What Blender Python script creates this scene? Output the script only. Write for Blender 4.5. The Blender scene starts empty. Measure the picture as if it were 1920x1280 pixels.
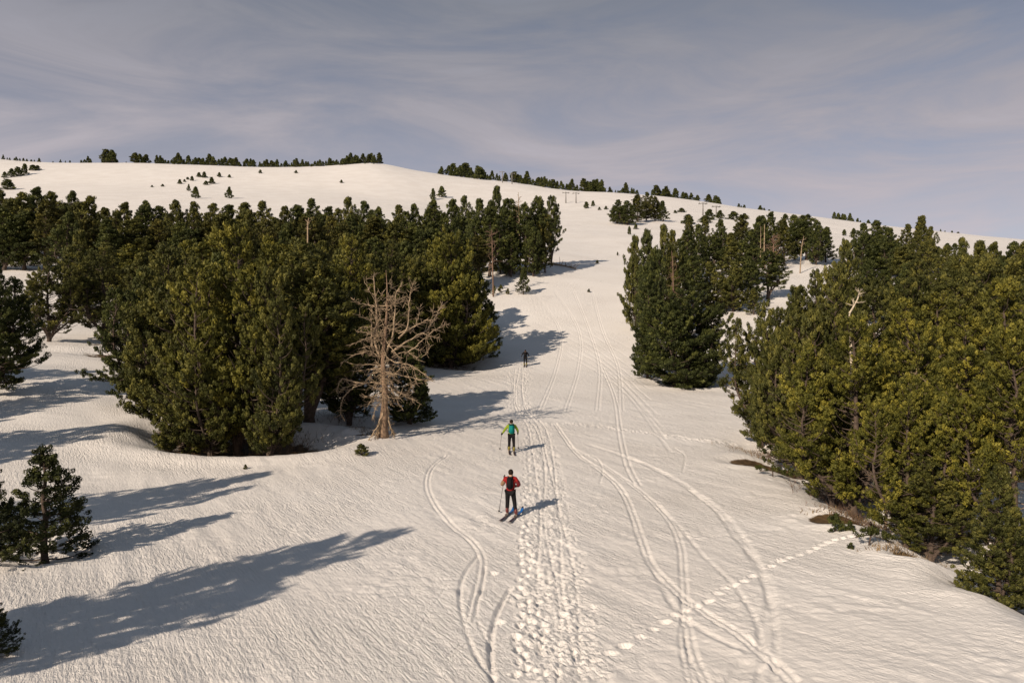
import bpy, bmesh, math, random
import numpy as np
from mathutils import Vector, Matrix
R = math.radians
SC = bpy.context.scene
COL = SC.collection
random.seed(7)
RNG = np.random.default_rng(7)

# ------------------------------------------------------------------ camera
F = 1400.0                                   # focal length in photo pixels (1920 wide)
cd = bpy.data.cameras.new('camera'); cam = bpy.data.objects.new('camera', cd); COL.objects.link(cam)
cd.sensor_width = 36; cd.lens = F / 1920 * 36; cd.clip_start = .1; cd.clip_end = 6000
cam.location = (0, 0, 0); cam.rotation_euler = (R(90), 0, 0)
SC.camera = cam
# ------------------------------------------------------------------ light
SUN_EL, SHADOW_AZ = 27.0, 37.0               # shadows run away from the camera and to the right
sd = bpy.data.lights.new('sun', 'SUN'); sun = bpy.data.objects.new('sun', sd); COL.objects.link(sun)
sd.energy = 4.4; sd.angle = R(.6); sd.color = (1, .84, .67)
sdir = Vector((math.sin(R(SHADOW_AZ)) * math.cos(R(SUN_EL)), math.cos(R(SHADOW_AZ)) * math.cos(R(SUN_EL)), -math.sin(R(SUN_EL))))
sun.rotation_euler = sdir.to_track_quat('-Z', 'Y').to_euler()
wd = bpy.data.worlds.new('World'); SC.world = wd; wd.use_nodes = True
wn, wl = wd.node_tree.nodes, wd.node_tree.links
wn.clear()
def N(nodes, typ, **kw):
    n = nodes.new(typ)
    for k, v in kw.items():
        if k.startswith('i_'): n.inputs[k[2:].replace('_', ' ')].default_value = v
        else: setattr(n, k, v)
    return n
sky = N(wn, 'ShaderNodeTexSky', sky_type='NISHITA', sun_disc=False, sun_elevation=R(SUN_EL), sun_rotation=R(SHADOW_AZ + 180), altitude=1900, air_density=1.0, dust_density=2.0, ozone_density=1.5)
tc = N(wn, 'ShaderNodeTexCoord')
mp = N(wn, 'ShaderNodeMapping'); mp.inputs['Scale'].default_value = (1.0, .9, 4.6); mp.inputs['Rotation'].default_value = (R(6), R(-34), R(12))
nz = N(wn, 'ShaderNodeTexNoise', i_Scale=2.6, i_Detail=8.0, i_Roughness=.6, i_Distortion=.8)
rp = N(wn, 'ShaderNodeValToRGB'); rp.color_ramp.elements[0].position = .40; rp.color_ramp.elements[0].color = (.74,) * 3 + (1,); rp.color_ramp.elements[1].position = .60; rp.color_ramp.elements[1].color = (1.0,) * 3 + (1,)
mx = N(wn, 'ShaderNodeMix', data_type='RGBA')                    # thin cirrus veil, denser towards the horizon all round
sx_ = N(wn, 'ShaderNodeSeparateXYZ'); vr = N(wn, 'ShaderNodeValToRGB'); ve = vr.color_ramp.elements
ve[0].position = .12; ve[0].color = (.50, .452, .485, 1); ve[1].position = .5; ve[1].color = (.108, .138, .178, 1)
vm = N(wn, 'ShaderNodeMix', data_type='RGBA', blend_type='MULTIPLY'); vm.inputs[0].default_value = 1; nm_ = N(wn, 'ShaderNodeMapRange'); nm_.inputs[1].default_value = .3; nm_.inputs[2].default_value = .7; nm_.inputs[3].default_value = 8.0; nm_.inputs[4].default_value = 11.6; wl.new(nz.outputs['Fac'], nm_.inputs[0]); wl.new(nm_.outputs[0], vm.inputs[7])
bg = N(wn, 'ShaderNodeBackground', i_Strength=.092)
wo = N(wn, 'ShaderNodeOutputWorld')
wl.new(tc.outputs['Generated'], sx_.inputs[0]); wl.new(sx_.outputs['Z'], vr.inputs[0]); wl.new(vr.outputs[0], vm.inputs[6]); wl.new(vm.outputs[2], mx.inputs[7])
wl.new(tc.outputs['Generated'], mp.inputs['Vector']); wl.new(mp.outputs[0], nz.inputs['Vector']); wl.new(nz.outputs['Fac'], rp.inputs[0])
wl.new(rp.outputs[0], mx.inputs[0]); wl.new(sky.outputs[0], mx.inputs[6]); wl.new(mx.outputs[2], bg.inputs[0]); wl.new(bg.outputs[0], wo.inputs[0])
vs = SC.view_settings; vs.view_transform = 'Standard'; vs.look = 'None'; vs.exposure = 0.22; vs.gamma = 1.0; vs.use_curve_mapping = False
SC.cycles.max_bounces = 6; SC.cycles.diffuse_bounces = 3; SC.cycles.transmission_bounces = 3; SC.cycles.use_denoising = True

# ------------------------------------------------------------------ helpers
def link(o, parent=None):
    COL.objects.link(o)
    if parent is not None: o.parent = parent
    return o
def tag(o, label=None, cat=None, group=None, kind=None):
    if label: o['label'] = label
    if cat: o['category'] = cat
    if group: o['group'] = group
    if kind: o['kind'] = kind
    return o
def np_mesh(name, v, f, mats, smooth=False, attr=None):
    """v (n,3), f (m,k) arrays -> mesh"""
    v = np.asarray(v, np.float32); f = np.asarray(f, np.int32); k = f.shape[1]
    me = bpy.data.meshes.new(name)
    me.vertices.add(len(v)); me.vertices.foreach_set('co', v.ravel())
    me.loops.add(f.size); me.loops.foreach_set('vertex_index', f.ravel())
    me.polygons.add(len(f)); me.polygons.foreach_set('loop_start', np.arange(0, f.size, k, dtype=np.int32))
    if smooth: me.polygons.foreach_set('use_smooth', np.ones(len(f), bool))
    me.update(calc_edges=True)
    for m in (mats if isinstance(mats, (list, tuple)) else [mats]): me.materials.append(m)
    if attr:
        for an, av in attr.items():
            a = me.attributes.new(an, 'FLOAT', 'POINT'); a.data.foreach_set('value', np.asarray(av, np.float32))
    return me
def tube(pts, rad, n=6, cap=True):
    """swept tube -> (v, quads)"""
    p = np.asarray(pts, float); m = len(p); rad = np.broadcast_to(np.asarray(rad, float), (m,))
    t = np.gradient(p, axis=0); t /= np.linalg.norm(t, axis=1, keepdims=True) + 1e-9
    ref = np.array([.13, .31, .94]) if abs(t[0][2]) < .9 else np.array([1., .1, 0.])
    v = []; a = np.arange(n) * 2 * math.pi / n
    u = np.cross(t[0], ref); u /= np.linalg.norm(u)
    for i in range(m):
        u = u - t[i] * np.dot(u, t[i]); u /= np.linalg.norm(u) + 1e-9
        w = np.cross(t[i], u)
        v.append(p[i] + rad[i] * (np.cos(a)[:, None] * u + np.sin(a)[:, None] * w))
    v = np.concatenate(v); f = []
    for i in range(m - 1):
        for j in range(n):
            k = (j + 1) % n
            f.append((i * n + j, i * n + k, (i + 1) * n + k, (i + 1) * n + j))
    if cap:
        c0 = len(v); v = np.concatenate([v, p[:1], p[-1:]])
        for j in range(0, n):
            k = (j + 1) % n
            f.append((c0, c0, k, j)); f.append((c0 + 1, c0 + 1, (m - 1) * n + j, (m - 1) * n + k))
    return v, np.array(f, int)
class MB:
    """collects tubes / shapes; degenerate quads (a,a,b,c) become triangles"""
    def __init__(s): s.v = []; s.f = []; s.n = 0
    def add(s, v, f):
        s.v.append(np.asarray(v, float)); s.f += [tuple(int(i) + s.n for i in q) for q in f]; s.n += len(v); return s
    def tube(s, pts, rad, n=6, cap=True): return s.add(*tube(pts, rad, n, cap))
    def mesh(s, name, mat, smooth=True):
        me = bpy.data.meshes.new(name); vv = np.concatenate(s.v)
        ff = [q if len(set(q)) == len(q) else tuple(dict.fromkeys(q)) for q in s.f]
        me.from_pydata(vv.tolist(), [], ff)
        if smooth: me.polygons.foreach_set('use_smooth', [True] * len(me.polygons))
        me.materials.append(mat); me.update(); return me
    def build(s, name, mat, parent=None, smooth=True):
        return link(bpy.data.objects.new(name, s.mesh(name, mat, smooth)), parent)
def spline(pts, n):
    """Catmull-Rom resample"""
    p = np.asarray(pts, float)
    if len(p) < 3:
        t = np.linspace(0, 1, n)[:, None]; return p[0] * (1 - t) + p[-1] * t
    q = np.concatenate([[2 * p[0] - p[1]], p, [2 * p[-1] - p[-2]]])
    u = np.linspace(0, len(p) - 1 - 1e-6, n); i = u.astype(int); t = (u - i)[:, None]
    a, b, c, d = q[i], q[i + 1], q[i + 2], q[i + 3]
    return .5 * (2 * b + (c - a) * t + (2 * a - 5 * b + 4 * c - d) * t ** 2 + (3 * b - a - 3 * c + d) * t ** 3)
def empty(name, loc=(0, 0, 0), rz=0, parent=None):
    o = bpy.data.objects.new(name, None); o.empty_display_size = .3; link(o, parent); o.location = loc; o.rotation_euler = (0, 0, rz); return o
def smooth(a, b, x):
    t = np.clip((x - a) / (b - a), 0, 1); return t * t * (3 - 2 * t)
def _hash(ix, iy, seed):
    h = (ix.astype(np.int64) * 374761393 + iy.astype(np.int64) * 668265263 + seed * 1442695041) & 0xffffffff
    h = ((h ^ (h >> 13)) * 1274126177) & 0xffffffff
    return ((h ^ (h >> 16)) & 0xffff) / 65535.0
def noise(x, y, seed=0):
    """2-D gradient noise, about -1..1"""
    x0 = np.floor(x); y0 = np.floor(y); fx = x - x0; fy = y - y0
    u = fx ** 3 * (fx * (fx * 6 - 15) + 10); w = fy ** 3 * (fy * (fy * 6 - 15) + 10)
    def g(ix, iy, dx, dy):
        a = _hash(ix, iy, seed) * 2 * math.pi; return np.cos(a) * dx + np.sin(a) * dy
    n00 = g(x0, y0, fx, fy); n10 = g(x0 + 1, y0, fx - 1, fy); n01 = g(x0, y0 + 1, fx, fy - 1); n11 = g(x0 + 1, y0 + 1, fx - 1, fy - 1)
    return 1.5 * ((n00 * (1 - u) + n10 * u) * (1 - w) + (n01 * (1 - u) + n11 * u) * w)
def fbm(x, y, oct=4, seed=0, gain=.5):
    r = 0; a = 1; s = 1
    for o in range(oct): r = r + a * noise(x * s, y * s, seed + o); a *= gain; s *= 2.03
    return r
ORD = 'first second third fourth fifth sixth seventh eighth ninth tenth eleventh twelfth thirteenth fourteenth fifteenth sixteenth seventeenth eighteenth nineteenth'.split()
TENS = {2: 'twent', 3: 'thirt', 4: 'fort', 5: 'fift', 6: 'sixt', 7: 'sevent', 8: 'eight', 9: 'ninet'}
def ordinal(n):
    if n < 20: return ORD[n - 1]
    t, u = divmod(n, 10)
    return TENS[t] + 'ieth' if u == 0 else TENS[t] + 'y-' + ORD[u - 1]

# ------------------------------------------------------------------ materials
def mat(name):
    m = bpy.data.materials.new(name); m.use_nodes = True; nt = m.node_tree
    return m, nt.nodes, nt.links, nt.nodes['Principled BSDF']
def plain(name, col, rough=.6, var=.15, scale=30, bump=0, metallic=0):
    m, n, l, b = mat(name); b.inputs['Roughness'].default_value = rough; b.inputs['Metallic'].default_value = metallic
    t = N(n, 'ShaderNodeTexCoord'); z = N(n, 'ShaderNodeTexNoise', i_Scale=scale, i_Detail=4.0)
    r = N(n, 'ShaderNodeValToRGB'); e = r.color_ramp.elements
    e[0].position = .3; e[1].position = .7
    e[0].color = tuple(c * (1 - var) for c in col) + (1,); e[1].color = tuple(min(1, c * (1 + var)) for c in col) + (1,)
    l.new(t.outputs['Object'], z.inputs['Vector']); l.new(z.outputs['Fac'], r.inputs[0]); l.new(r.outputs[0], b.inputs['Base Color'])
    if bump:
        bp = N(n, 'ShaderNodeBump', i_Strength=bump, i_Distance=.02); l.new(z.outputs['Fac'], bp.inputs['Height']); l.new(bp.outputs[0], b.inputs['Normal'])
    return m
def make_needles():
    m, n, l, b = mat('pine_needles')
    oi = N(n, 'ShaderNodeObjectInfo'); at = N(n, 'ShaderNodeAttribute', attribute_name='tint')
    r = N(n, 'ShaderNodeValToRGB'); e = r.color_ramp.elements
    e[0].position = 0; e[0].color = (.020, .024, .005, 1); e[1].position = 1; e[1].color = (.172, .158, .034, 1)
    e2 = r.color_ramp.elements.new(.55); e2.color = (.068, .071, .017, 1)
    l.new(at.outputs['Fac'], r.inputs[0])
    mu = N(n, 'ShaderNodeMix', data_type='RGBA', blend_type='MULTIPLY'); mu.inputs[0].default_value = 1
    l.new(r.outputs[0], mu.inputs[6]); l.new(oi.outputs['Color'], mu.inputs[7])
    b.inputs['Roughness'].default_value = .65; b.inputs['Specular IOR Level'].default_value = .2
    l.new(mu.outputs[2], b.inputs['Base Color'])
    tr = N(n, 'ShaderNodeBsdfTranslucent'); l.new(mu.outputs[2], tr.inputs[0])
    ms = N(n, 'ShaderNodeMixShader'); ms.inputs[0].default_value = .10
    o = n['Material Output']; l.new(b.outputs[0], ms.inputs[1]); l.new(tr.outputs[0], ms.inputs[2]); l.new(ms.outputs[0], o.inputs[0])
    return m
M = {}
M['needles'] = make_needles()
M['bark'] = plain('pine_bark', (.075, .053, .04), .9, .45, 9, .8)
M['deadwood'] = plain('weathered_deadwood', (.285, .21, .135), .8, .55, 6, .6)
M['oldbark'] = plain('weathered_bark', (.19, .125, .08), .9, .55, 5, .9)
M['palewood'] = plain('bleached_wood', (.50, .42, .31), .8, .25, 6, .5)
M['twig'] = plain('reddish_twig', (.17, .105, .07), .85, .35, 5)
M['grass'] = plain('dry_grass', (.22, .15, .075), .85, .4, 3)
M['steel'] = plain('galvanised_steel', (.22, .21, .2), .5, .2, 3, 0, .4)
def make_snow():
    m, n, l, b = mat('spring_snow')
    t = N(n, 'ShaderNodeTexCoord'); at = N(n, 'ShaderNodeAttribute', attribute_name='soil')
    # warm old snow with faint dust
    z1 = N(n, 'ShaderNodeTexNoise', i_Scale=.12, i_Detail=5.0); r1 = N(n, 'ShaderNodeValToRGB')
    r1.color_ramp.elements[0].color = (.735, .70, .665, 1); r1.color_ramp.elements[1].color = (.79, .76, .73, 1)
    r1.color_ramp.elements[0].position = .35; r1.color_ramp.elements[1].position = .65
    z2 = N(n, 'ShaderNodeTexNoise', i_Scale=3.0, i_Detail=6.0); r2 = N(n, 'ShaderNodeValToRGB')
    r2.color_ramp.elements[0].color = (.045, .028, .016, 1); r2.color_ramp.elements[1].color = (.17, .11, .055, 1)
    r2.color_ramp.elements[0].position = .35; r2.color_ramp.elements[1].position = .7
    mxx = N(n, 'ShaderNodeMix', data_type='RGBA')
    ma = N(n, 'ShaderNodeMath', operation='MULTIPLY_ADD'); ma.inputs[1].default_value = .55; ma.inputs[2].default_value = -.275   # ragged edge of bare ground
    z3 = N(n, 'ShaderNodeTexNoise', i_Scale=2.2, i_Detail=6.0, i_Roughness=.65)
    ad = N(n, 'ShaderNodeMath', operation='ADD'); cl = N(n, 'ShaderNodeMapRange'); cl.inputs[1].default_value = .44; cl.inputs[2].default_value = .56
    for z in (z1, z2, z3): l.new(t.outputs['Object'], z.inputs['Vector'])
    l.new(z1.outputs['Fac'], r1.inputs[0]); l.new(z2.outputs['Fac'], r2.inputs[0]); l.new(z3.outputs['Fac'], ma.inputs[0])
    l.new(at.outputs['Fac'], ad.inputs[0]); l.new(ma.outputs[0], ad.inputs[1]); l.new(ad.outputs[0], cl.inputs[0])
    l.new(cl.outputs[0], mxx.inputs[0]); l.new(r1.outputs[0], mxx.inputs[6]); l.new(r2.outputs[0], mxx.inputs[7]); l.new(mxx.outputs[2], b.inputs['Base Color'])
    b.inputs['Roughness'].default_value = .55; b.inputs['Specular IOR Level'].default_value = .25
    # wind crust: fine streaks and grains
    m0 = N(n, 'ShaderNodeMapping'); m0.inputs['Rotation'].default_value = (0, 0, R(58)); mp = N(n, 'ShaderNodeMapping'); mp.inputs['Scale'].default_value = (.5, 2.6, 1)
    l.new(t.outputs['Object'], m0.inputs['Vector']); l.new(m0.outputs[0], mp.inputs['Vector'])
    g1 = N(n, 'ShaderNodeTexNoise', i_Scale=4.2, i_Detail=6.0, i_Roughness=.62, i_Distortion=.3); l.new(mp.outputs[0], g1.inputs['Vector'])
    g2 = N(n, 'ShaderNodeTexNoise', i_Scale=17.0, i_Detail=6.0); l.new(t.outputs['Object'], g2.inputs['Vector'])
    b1 = N(n, 'ShaderNodeBump', i_Strength=.5, i_Distance=.09); l.new(g1.outputs['Fac'], b1.inputs['Height'])
    g3 = N(n, 'ShaderNodeTexNoise', i_Scale=.22, i_Detail=3.0); l.new(t.outputs['Object'], g3.inputs['Vector']); gm = N(n, 'ShaderNodeMapRange'); gm.inputs[1].default_value = .38; gm.inputs[2].default_value = .62; gm.inputs[3].default_value = .3; gm.inputs[4].default_value = .95; l.new(g3.outputs['Fac'], gm.inputs[0]); l.new(gm.outputs[0], b1.inputs['Strength'])
    b2 = N(n, 'ShaderNodeBump', i_Strength=.75, i_Distance=.035); l.new(g2.outputs['Fac'], b2.inputs['Height']); l.new(b1.outputs[0], b2.inputs['Normal']); l.new(gm.outputs[0], b2.inputs['Strength'])
    l.new(b2.outputs[0], b.inputs['Normal'])
    return m
M['snow'] = make_snow()

# ------------------------------------------------------------------ terrain heights
YL = np.array([10, 14, 20, 28, 40, 55, 68, 80, 95, 110, 125, 150, 200, 280, 400, 560, 800, 1300, 2500.])
COLS = {
 -600: [-6.6, -6.4, -6.2, -5.8, -3.9, -1.4, .6, 2.8, 6, 9.5, 13, 19, 31, 51, 84],
    0: [-6.9, -6.75, -6.6, -6.35, -4.7, -1.9, .1, 2.3, 5.5, 9, 12.5, 18.5, 31, 51, 84],
  300: [-7.1, -6.95, -6.75, -6.45, -5.5, -3.2, -1.2, 1, 4.5, 8, 11.5, 18, 31, 51, 83],
  480: [-7.25, -7.05, -6.8, -6.5, -5.65, -3.9, -2.2, 0, 4, 7.5, 11.5, 18, 31, 50, 82],
  720: [-7.35, -7.1, -6.85, -6.5, -5.75, -4.6, -3.3, -1.6, 2.2, 7, 11.5, 17.5, 30, 49, 78],
  960: [-7.4, -7.15, -6.85, -6.5, -5.87, -4.9, -3.85, -2.45, 1.5, 6.5, 11, 17, 28, 45, 72],
 1180: [-7.4, -7.15, -6.85, -6.5, -5.9, -5, -4, -2.7, 1, 5.5, 10, 15.5, 27, 44.5, 72],
 1430: [-7.3, -7, -6.7, -6.4, -5.75, -4.8, -3.9, -2.2, 2.0, 5.6, 9.5, 15.5, 26, 42, 68],
 1700: [-6.9, -6.6, -6.45, -6.2, -5.4, -4.2, -3, -1.2, 2, 5, 8.5, 14, 24.5, 38, 60],
 1920: [-6.7, -6.5, -6.4, -6.2, -5.2, -3.8, -2.5, -.8, 2, 4.5, 7.5, 12.5, 22, 34, 54],
 2600: [-6.6, -6.4, -6.3, -6.0, -5.0, -3.6, -2.3, -.6, 2, 4.5, 7.5, 12, 21, 32, 50]}
SKY = np.array([(-600, 285), (-200, 292), (0, 301), (60, 307), (120, 309), (250, 308), (330, 311), (420, 314), (480, 317), (560, 316), (620, 313), (670, 308), (712, 306), (735, 311), (770, 320), (830, 329),
  (900, 338), (960, 343), (1040, 357), (1090, 363), (1130, 363), (1180, 367), (1250, 373), (1320, 383), (1400, 398), (1500, 410), (1600, 424), (1700, 436), (1800, 447), (1920, 458), (2600, 480)], float)
def _hermite(xk, yk, x):
    """cubic through the knots along the last axis of yk"""
    yk = np.asarray(yk, float); m = np.gradient(yk, xk, axis=-1)
    i = np.clip(np.searchsorted(xk, x) - 1, 0, len(xk) - 2); h = xk[i + 1] - xk[i]; t = (x - xk[i]) / h
    return (yk[..., i] * (2 * t ** 3 - 3 * t ** 2 + 1) + m[..., i] * h * (t ** 3 - 2 * t ** 2 + t) + yk[..., i + 1] * (-2 * t ** 3 + 3 * t ** 2) + m[..., i + 1] * h * (t ** 3 - t ** 2))
UG = np.linspace(-1.2, 1.2, 241); VG = np.linspace(math.log(10), math.log(2500), 300)
_pxk = np.array(sorted(COLS)); _tab = np.array([COLS[k] for k in _pxk])
_dense = np.stack([_hermite((_pxk - 960) / F, _tab[:, j], UG) for j in range(15)], 1)
_es = np.interp(UG * F + 960, SKY[:, 0], SKY[:, 1]); _es = (640 - np.convolve(np.pad(_es, 1, 'edge'), [.2, .6, .2], 'valid')) / F
_dense = np.concatenate([_dense, (_es * 560)[:, None], (_es * 580)[:, None], (_es * 480)[:, None], (_es * 200)[:, None]], 1)
TAB = _hermite(np.log(YL), _dense, VG)
for _ in range(3): TAB[1:-1] = .25 * TAB[:-2] + .5 * TAB[1:-1] + .25 * TAB[2:]; TAB[:, 1:-1] = .25 * TAB[:, :-2] + .5 * TAB[:, 1:-1] + .25 * TAB[:, 2:]
def _cw(t): return (-.5 * t + t * t - .5 * t ** 3, 1 - 2.5 * t * t + 1.5 * t ** 3, .5 * t + 2 * t * t - 1.5 * t ** 3, -.5 * t * t + .5 * t ** 3)
PITS = []            # (x, y, rx, ry, depth, soil)
def base_z(X, Y):
    X = np.asarray(X, float); Y = np.asarray(Y, float)
    Yc = np.maximum(Y, 10.); u = np.clip(X / Yc, -1.19, 1.19); v = np.log(np.minimum(Yc, 2490))
    a = (u + 1.2) / 2.4 * 240; b = (v - VG[0]) / (VG[-1] - VG[0]) * 299
    i = np.clip(a.astype(int), 1, 238); j = np.clip(b.astype(int), 1, 297)
    wa = _cw(a - i); wb = _cw(b - j); z = 0
    for p in range(4):
        for q in range(4): z = z + wa[p] * wb[q] * TAB[i - 1 + p, j - 1 + q]
    # rolling drifts
    near = smooth(9, 22, np.abs(X - 1) ) * smooth(140, 60, Y)
    z = z + near * (.22 * noise(X / 9.0, Y / 7.0, 3) + .10 * noise(X / 3.4, Y / 3.0, 5))
    z = z + smooth(60, 160, Y) * .5 * noise(X / 25, Y / 25, 8) * smooth(560, 400, Y)
    # bank and hollow along the right-hand wood
    tr = np.exp(-((X - 14.0 - .6 * noise(X * 0, Y / 5.0, 4)) / 1.5) ** 2) * smooth(13, 17, Y) * smooth(47, 38, Y)
    z = z - .75 * tr + .16 * np.exp(-((X - 11.6) / .9) ** 2) * smooth(13, 17, Y) * smooth(34, 26, Y)
    for (px, py, rx, ry, d, s) in PITS:
        q = ((X - px) / rx) ** 2 + ((Y - py) / ry) ** 2
        z = z - d * np.exp(-q * q * .9) + .22 * d * np.exp(-((np.sqrt(q) - 1.55) / .35) ** 2)
    return z
_YS = np.geomspace(8, 900, 2600)
def hit(px, py):
    """photo pixel -> the first point of the snow surface on that line of sight"""
    u = (px - 960) / F; e = (640 - py) / F
    d = base_z(u * _YS, _YS) - e * _YS
    k = np.argmax(d >= 0)
    if not d[k] >= 0: k = len(_YS) - 1
    if k == 0: Y = _YS[0]
    else:
        t = -d[k - 1] / (d[k] - d[k - 1]); Y = _YS[k - 1] + t * (_YS[k] - _YS[k - 1])
    return np.array([u * Y, Y, float(base_z(u * Y, Y))])
def ground(X, Y, dz=0): return Vector((X, Y, float(base_z(X, Y)) + dz))
# hollows melted round the trunks: photo x, depth in m, half axes, depth, bare ground
_P = []
for (px, Yd, rx, ry, d, s) in [(450, 41.0, 4.6, 2.7, 1.0, 1), (350, 43.5, 2.5, 2.2, .5, .6), (585, 47, 1.6, 1.4, .3, .2), (697, 43.3, 1.1, .8, .4, 1), (660, 47, 2.0, 1.5, .4, .5),
      (1448, 37.4, 2.1, 1.2, .3, 1.4), (1592, 26.6, 1.35, .8, .2, 1.4), (1733, 22.3, .85, .6, .25, 1.5), (1290, 69.5, 3.4, 2.2, .5, .6), (60, 23.3, 1.7, 1.2, .3, .3), (860, 79, 4, 3, .5, .5), (1860, 20.0, 1.5, 1.0, .2, .6),
      (200, 66, 2.5, 2, .4, .6), (95, 65, 1.5, 1.5, .3, .5)]:
    _P.append(((px - 960) / F * Yd, Yd, rx, ry, d, s))
PITS = _P

# ------------------------------------------------------------------ tracks in the snow (photo pixels, laid on the ground)
def line3(pts, n): return np.array([hit(*p)[:2] for p in spline(pts, n)])
TRACKS = []          # (polyline, half width, depth, rim)
def trk(pts, gap=0., hw=.05, depth=.05, rim=.025, n=None):
    q = line3(pts, n or max(12, len(pts) * 5))
    if gap:
        t = np.gradient(q, axis=0); t /= np.linalg.norm(t, axis=1, keepdims=True) + 1e-9; nn = np.stack([-t[:, 1], t[:, 0]], 1)
        for s in (-.5, .5): TRACKS.append((q + nn * gap * s, hw, depth, rim))
    else: TRACKS.append((q, hw, depth, rim))
trk([(838, 853), (808, 878), (801, 912), (817, 948), (848, 985), (884, 1014), (903, 1045), (901, 1080), (892, 1120), (881, 1165)], .17, .05, .055)
trk([(896, 1040), (871, 1076), (862, 1112), (868, 1160), (880, 1200), (900, 1242), (928, 1276)], 0, .06, .075, .035)
trk([(908, 1060), (905, 1100), (893, 1130), (900, 1175), (925, 1215)], 0, .045, .045)
trk([(957, 1102), (932, 1148), (921, 1195), (920, 1240), (926, 1279)], 0, .07, .09, .045)
trk([(872, 1203), (835, 1238)], .1, .03, .04, .015)
trk([(842, 1092), (805, 1145), (785, 1180), (765, 1215)], 0, .02, .03, .01)
trk([(1040, 793), (1082, 850), (1130, 884), (1166, 920), (1187, 966), (1202, 1012), (1224, 1062), (1262, 1102), (1312, 1142), (1382, 1186), (1440, 1232), (1490, 1279)], .16, .07, .07, .035)
trk([(1060, 832), (1140, 878), (1202, 922), (1251, 970), (1275, 1020), (1281, 1080), (1286, 1160), (1300, 1228), (1324, 1279)], .14, .06, .06, .03)
trk([(1100, 832), (1162, 852), (1232, 880), (1292, 915), (1351, 960), (1391, 1010), (1421, 1060), (1444, 1112), (1440, 1168), (1410, 1222), (1372, 1279)], 0, .17, .075, .05)
trk([(1292, 915), (1341, 956), (1380, 1010), (1418, 1050), (1436, 1100), (1452, 1160), (1455, 1215), (1448, 1275)], 0, .09, .05, .025)
trk([(1230, 940), (1285, 1000), (1322, 1045), (1370, 1090), (1412, 1150), (1428, 1210), (1420, 1279)], 0, .08, .05, .025)
trk([(1130, 690), (1153, 748), (1163, 815), (1176, 870), (1196, 910)], .25, .06, .055, .02)
trk([(1088, 850), (1118, 858), (1130, 880), (1125, 905)], 0, .05, .05, .02)
trk([(1265, 840), (1284, 855), (1280, 885)], 0, .05, .05, .02)
trk([(1215, 1040), (1262, 1135), (1330, 1188), (1405, 1222)], 0, .10, .05, .03)
trk([(1285, 1140), (1280, 1200), (1295, 1279)], .12, .05, .05, .02)
for k in range(9):                                               # old runs crossing the piste, nearly snowed in
    a = random.uniform(-1, 1)
    trk([(950 + 12 * k, 545 + 14 * k), (1060 + 14 * k + 9 * a, 590 + 18 * k + 6 * a), (1185 + 9 * k, 655 + 24 * k)], 0, .12, .035, .02)
for (x0, x1, x2) in [(1040, 1085, 1060), (1075, 1105, 1120), (1110, 1130, 1165), (1000, 1050, 1012)]:
    trk([(x0, 545), (x1, 620), ((x1 + x2) / 2 + 12, 690), (x2, 770)], .25, .09, .04, .02)
SKIN = spline([(972, 690), (968, 730), (972, 765), (1000, 800), (1013, 850), (1020, 905), (1022, 960), (1026, 1020), (1032, 1090), (1040, 1170), (1046, 1279)], 60)
SKINW = np.array([hit(*p)[:2] for p in SKIN])
for off in (-.62, -.4, -.05, .3):
    t = np.gradient(SKINW, axis=0); t /= np.linalg.norm(t, axis=1, keepdims=True); nn = np.stack([t[:, 1], -t[:, 0]], 1)
    w = np.array([.18 * math.sin(i * .23 + off * 9) for i in range(60)])
    TRACKS.append((SKINW + nn * (off + w * .6)[:, None], .05, .05, .02))
PRINTS = []          # (x, y, rx, ry, angle, depth, rim)
for (px, py) in [(1112, 1238), (1143, 1225), (1171, 1210), (1200, 1195), (1224, 1180), (1246, 1166), (1266, 1153), (1284, 1144), (1305, 1135), (1328, 1126), (1346, 1112), (1360, 1103), (1374, 1097), (1394, 1090), (1411, 1080),
      (1446, 1062), (1463, 1052), (1479, 1046), (1498, 1040), (1516, 1034), (1529, 1028), (1541, 1022), (1552, 1017), (1564, 1012), (1580, 1009), (1595, 1005)]:
    h = hit(px, py); PRINTS.append((h[0], h[1], random.uniform(.12, .16), random.uniform(.085, .11), random.uniform(-.2, .3), random.uniform(.045, .075), .015))
for (px, py) in [tuple(p) for p in spline([(1030, 793), (1090, 797), (1150, 803), (1220, 812), (1300, 823), (1375, 832)], 46)]:
    h = hit(px + random.uniform(-2, 2), py + random.uniform(-2, 2)); PRINTS.append((h[0], h[1], .13, .18, 1, .085, .03))
for i in range(300):                                             # trodden strip of boot prints
    k = random.random() ** .8 * 58.9; a = int(k); p = SKINW[a] * (1 - (k - a)) + SKINW[a + 1] * (k - a); tt = SKINW[a + 1] - SKINW[a]; tt = tt / (np.linalg.norm(tt) + 1e-9)
    side = random.choice((-.55, -.1, .25, .6, .85)) * random.uniform(.6, 1.15) + random.gauss(0, .1)
    if k < 14: side *= 1.5
    s = random.uniform(.7, 1.15)
    PRINTS.append((p[0] + tt[1] * side, p[1] - tt[0] * side, .075 * s, .13 * s, random.gauss(0, .5), random.uniform(.015, .05), .012))
for i in range(60):                                              # a clear row of boots on the right of the strip
    k = i / 60 * 38 + 21; a = int(k); p = SKINW[a] * (1 - (k - a)) + SKINW[min(a + 1, 59)] * (k - a); tt = SKINW[min(a + 1, 59)] - SKINW[a - 1]; tt = tt / np.linalg.norm(tt)
    side = .78 + (.1 if i % 2 else -.1) + random.gauss(0, .03)
    PRINTS.append((p[0] + tt[1] * side, p[1] - tt[0] * side, .085, .13, random.gauss(0, .3), random.uniform(.04, .08), .02))
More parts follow.
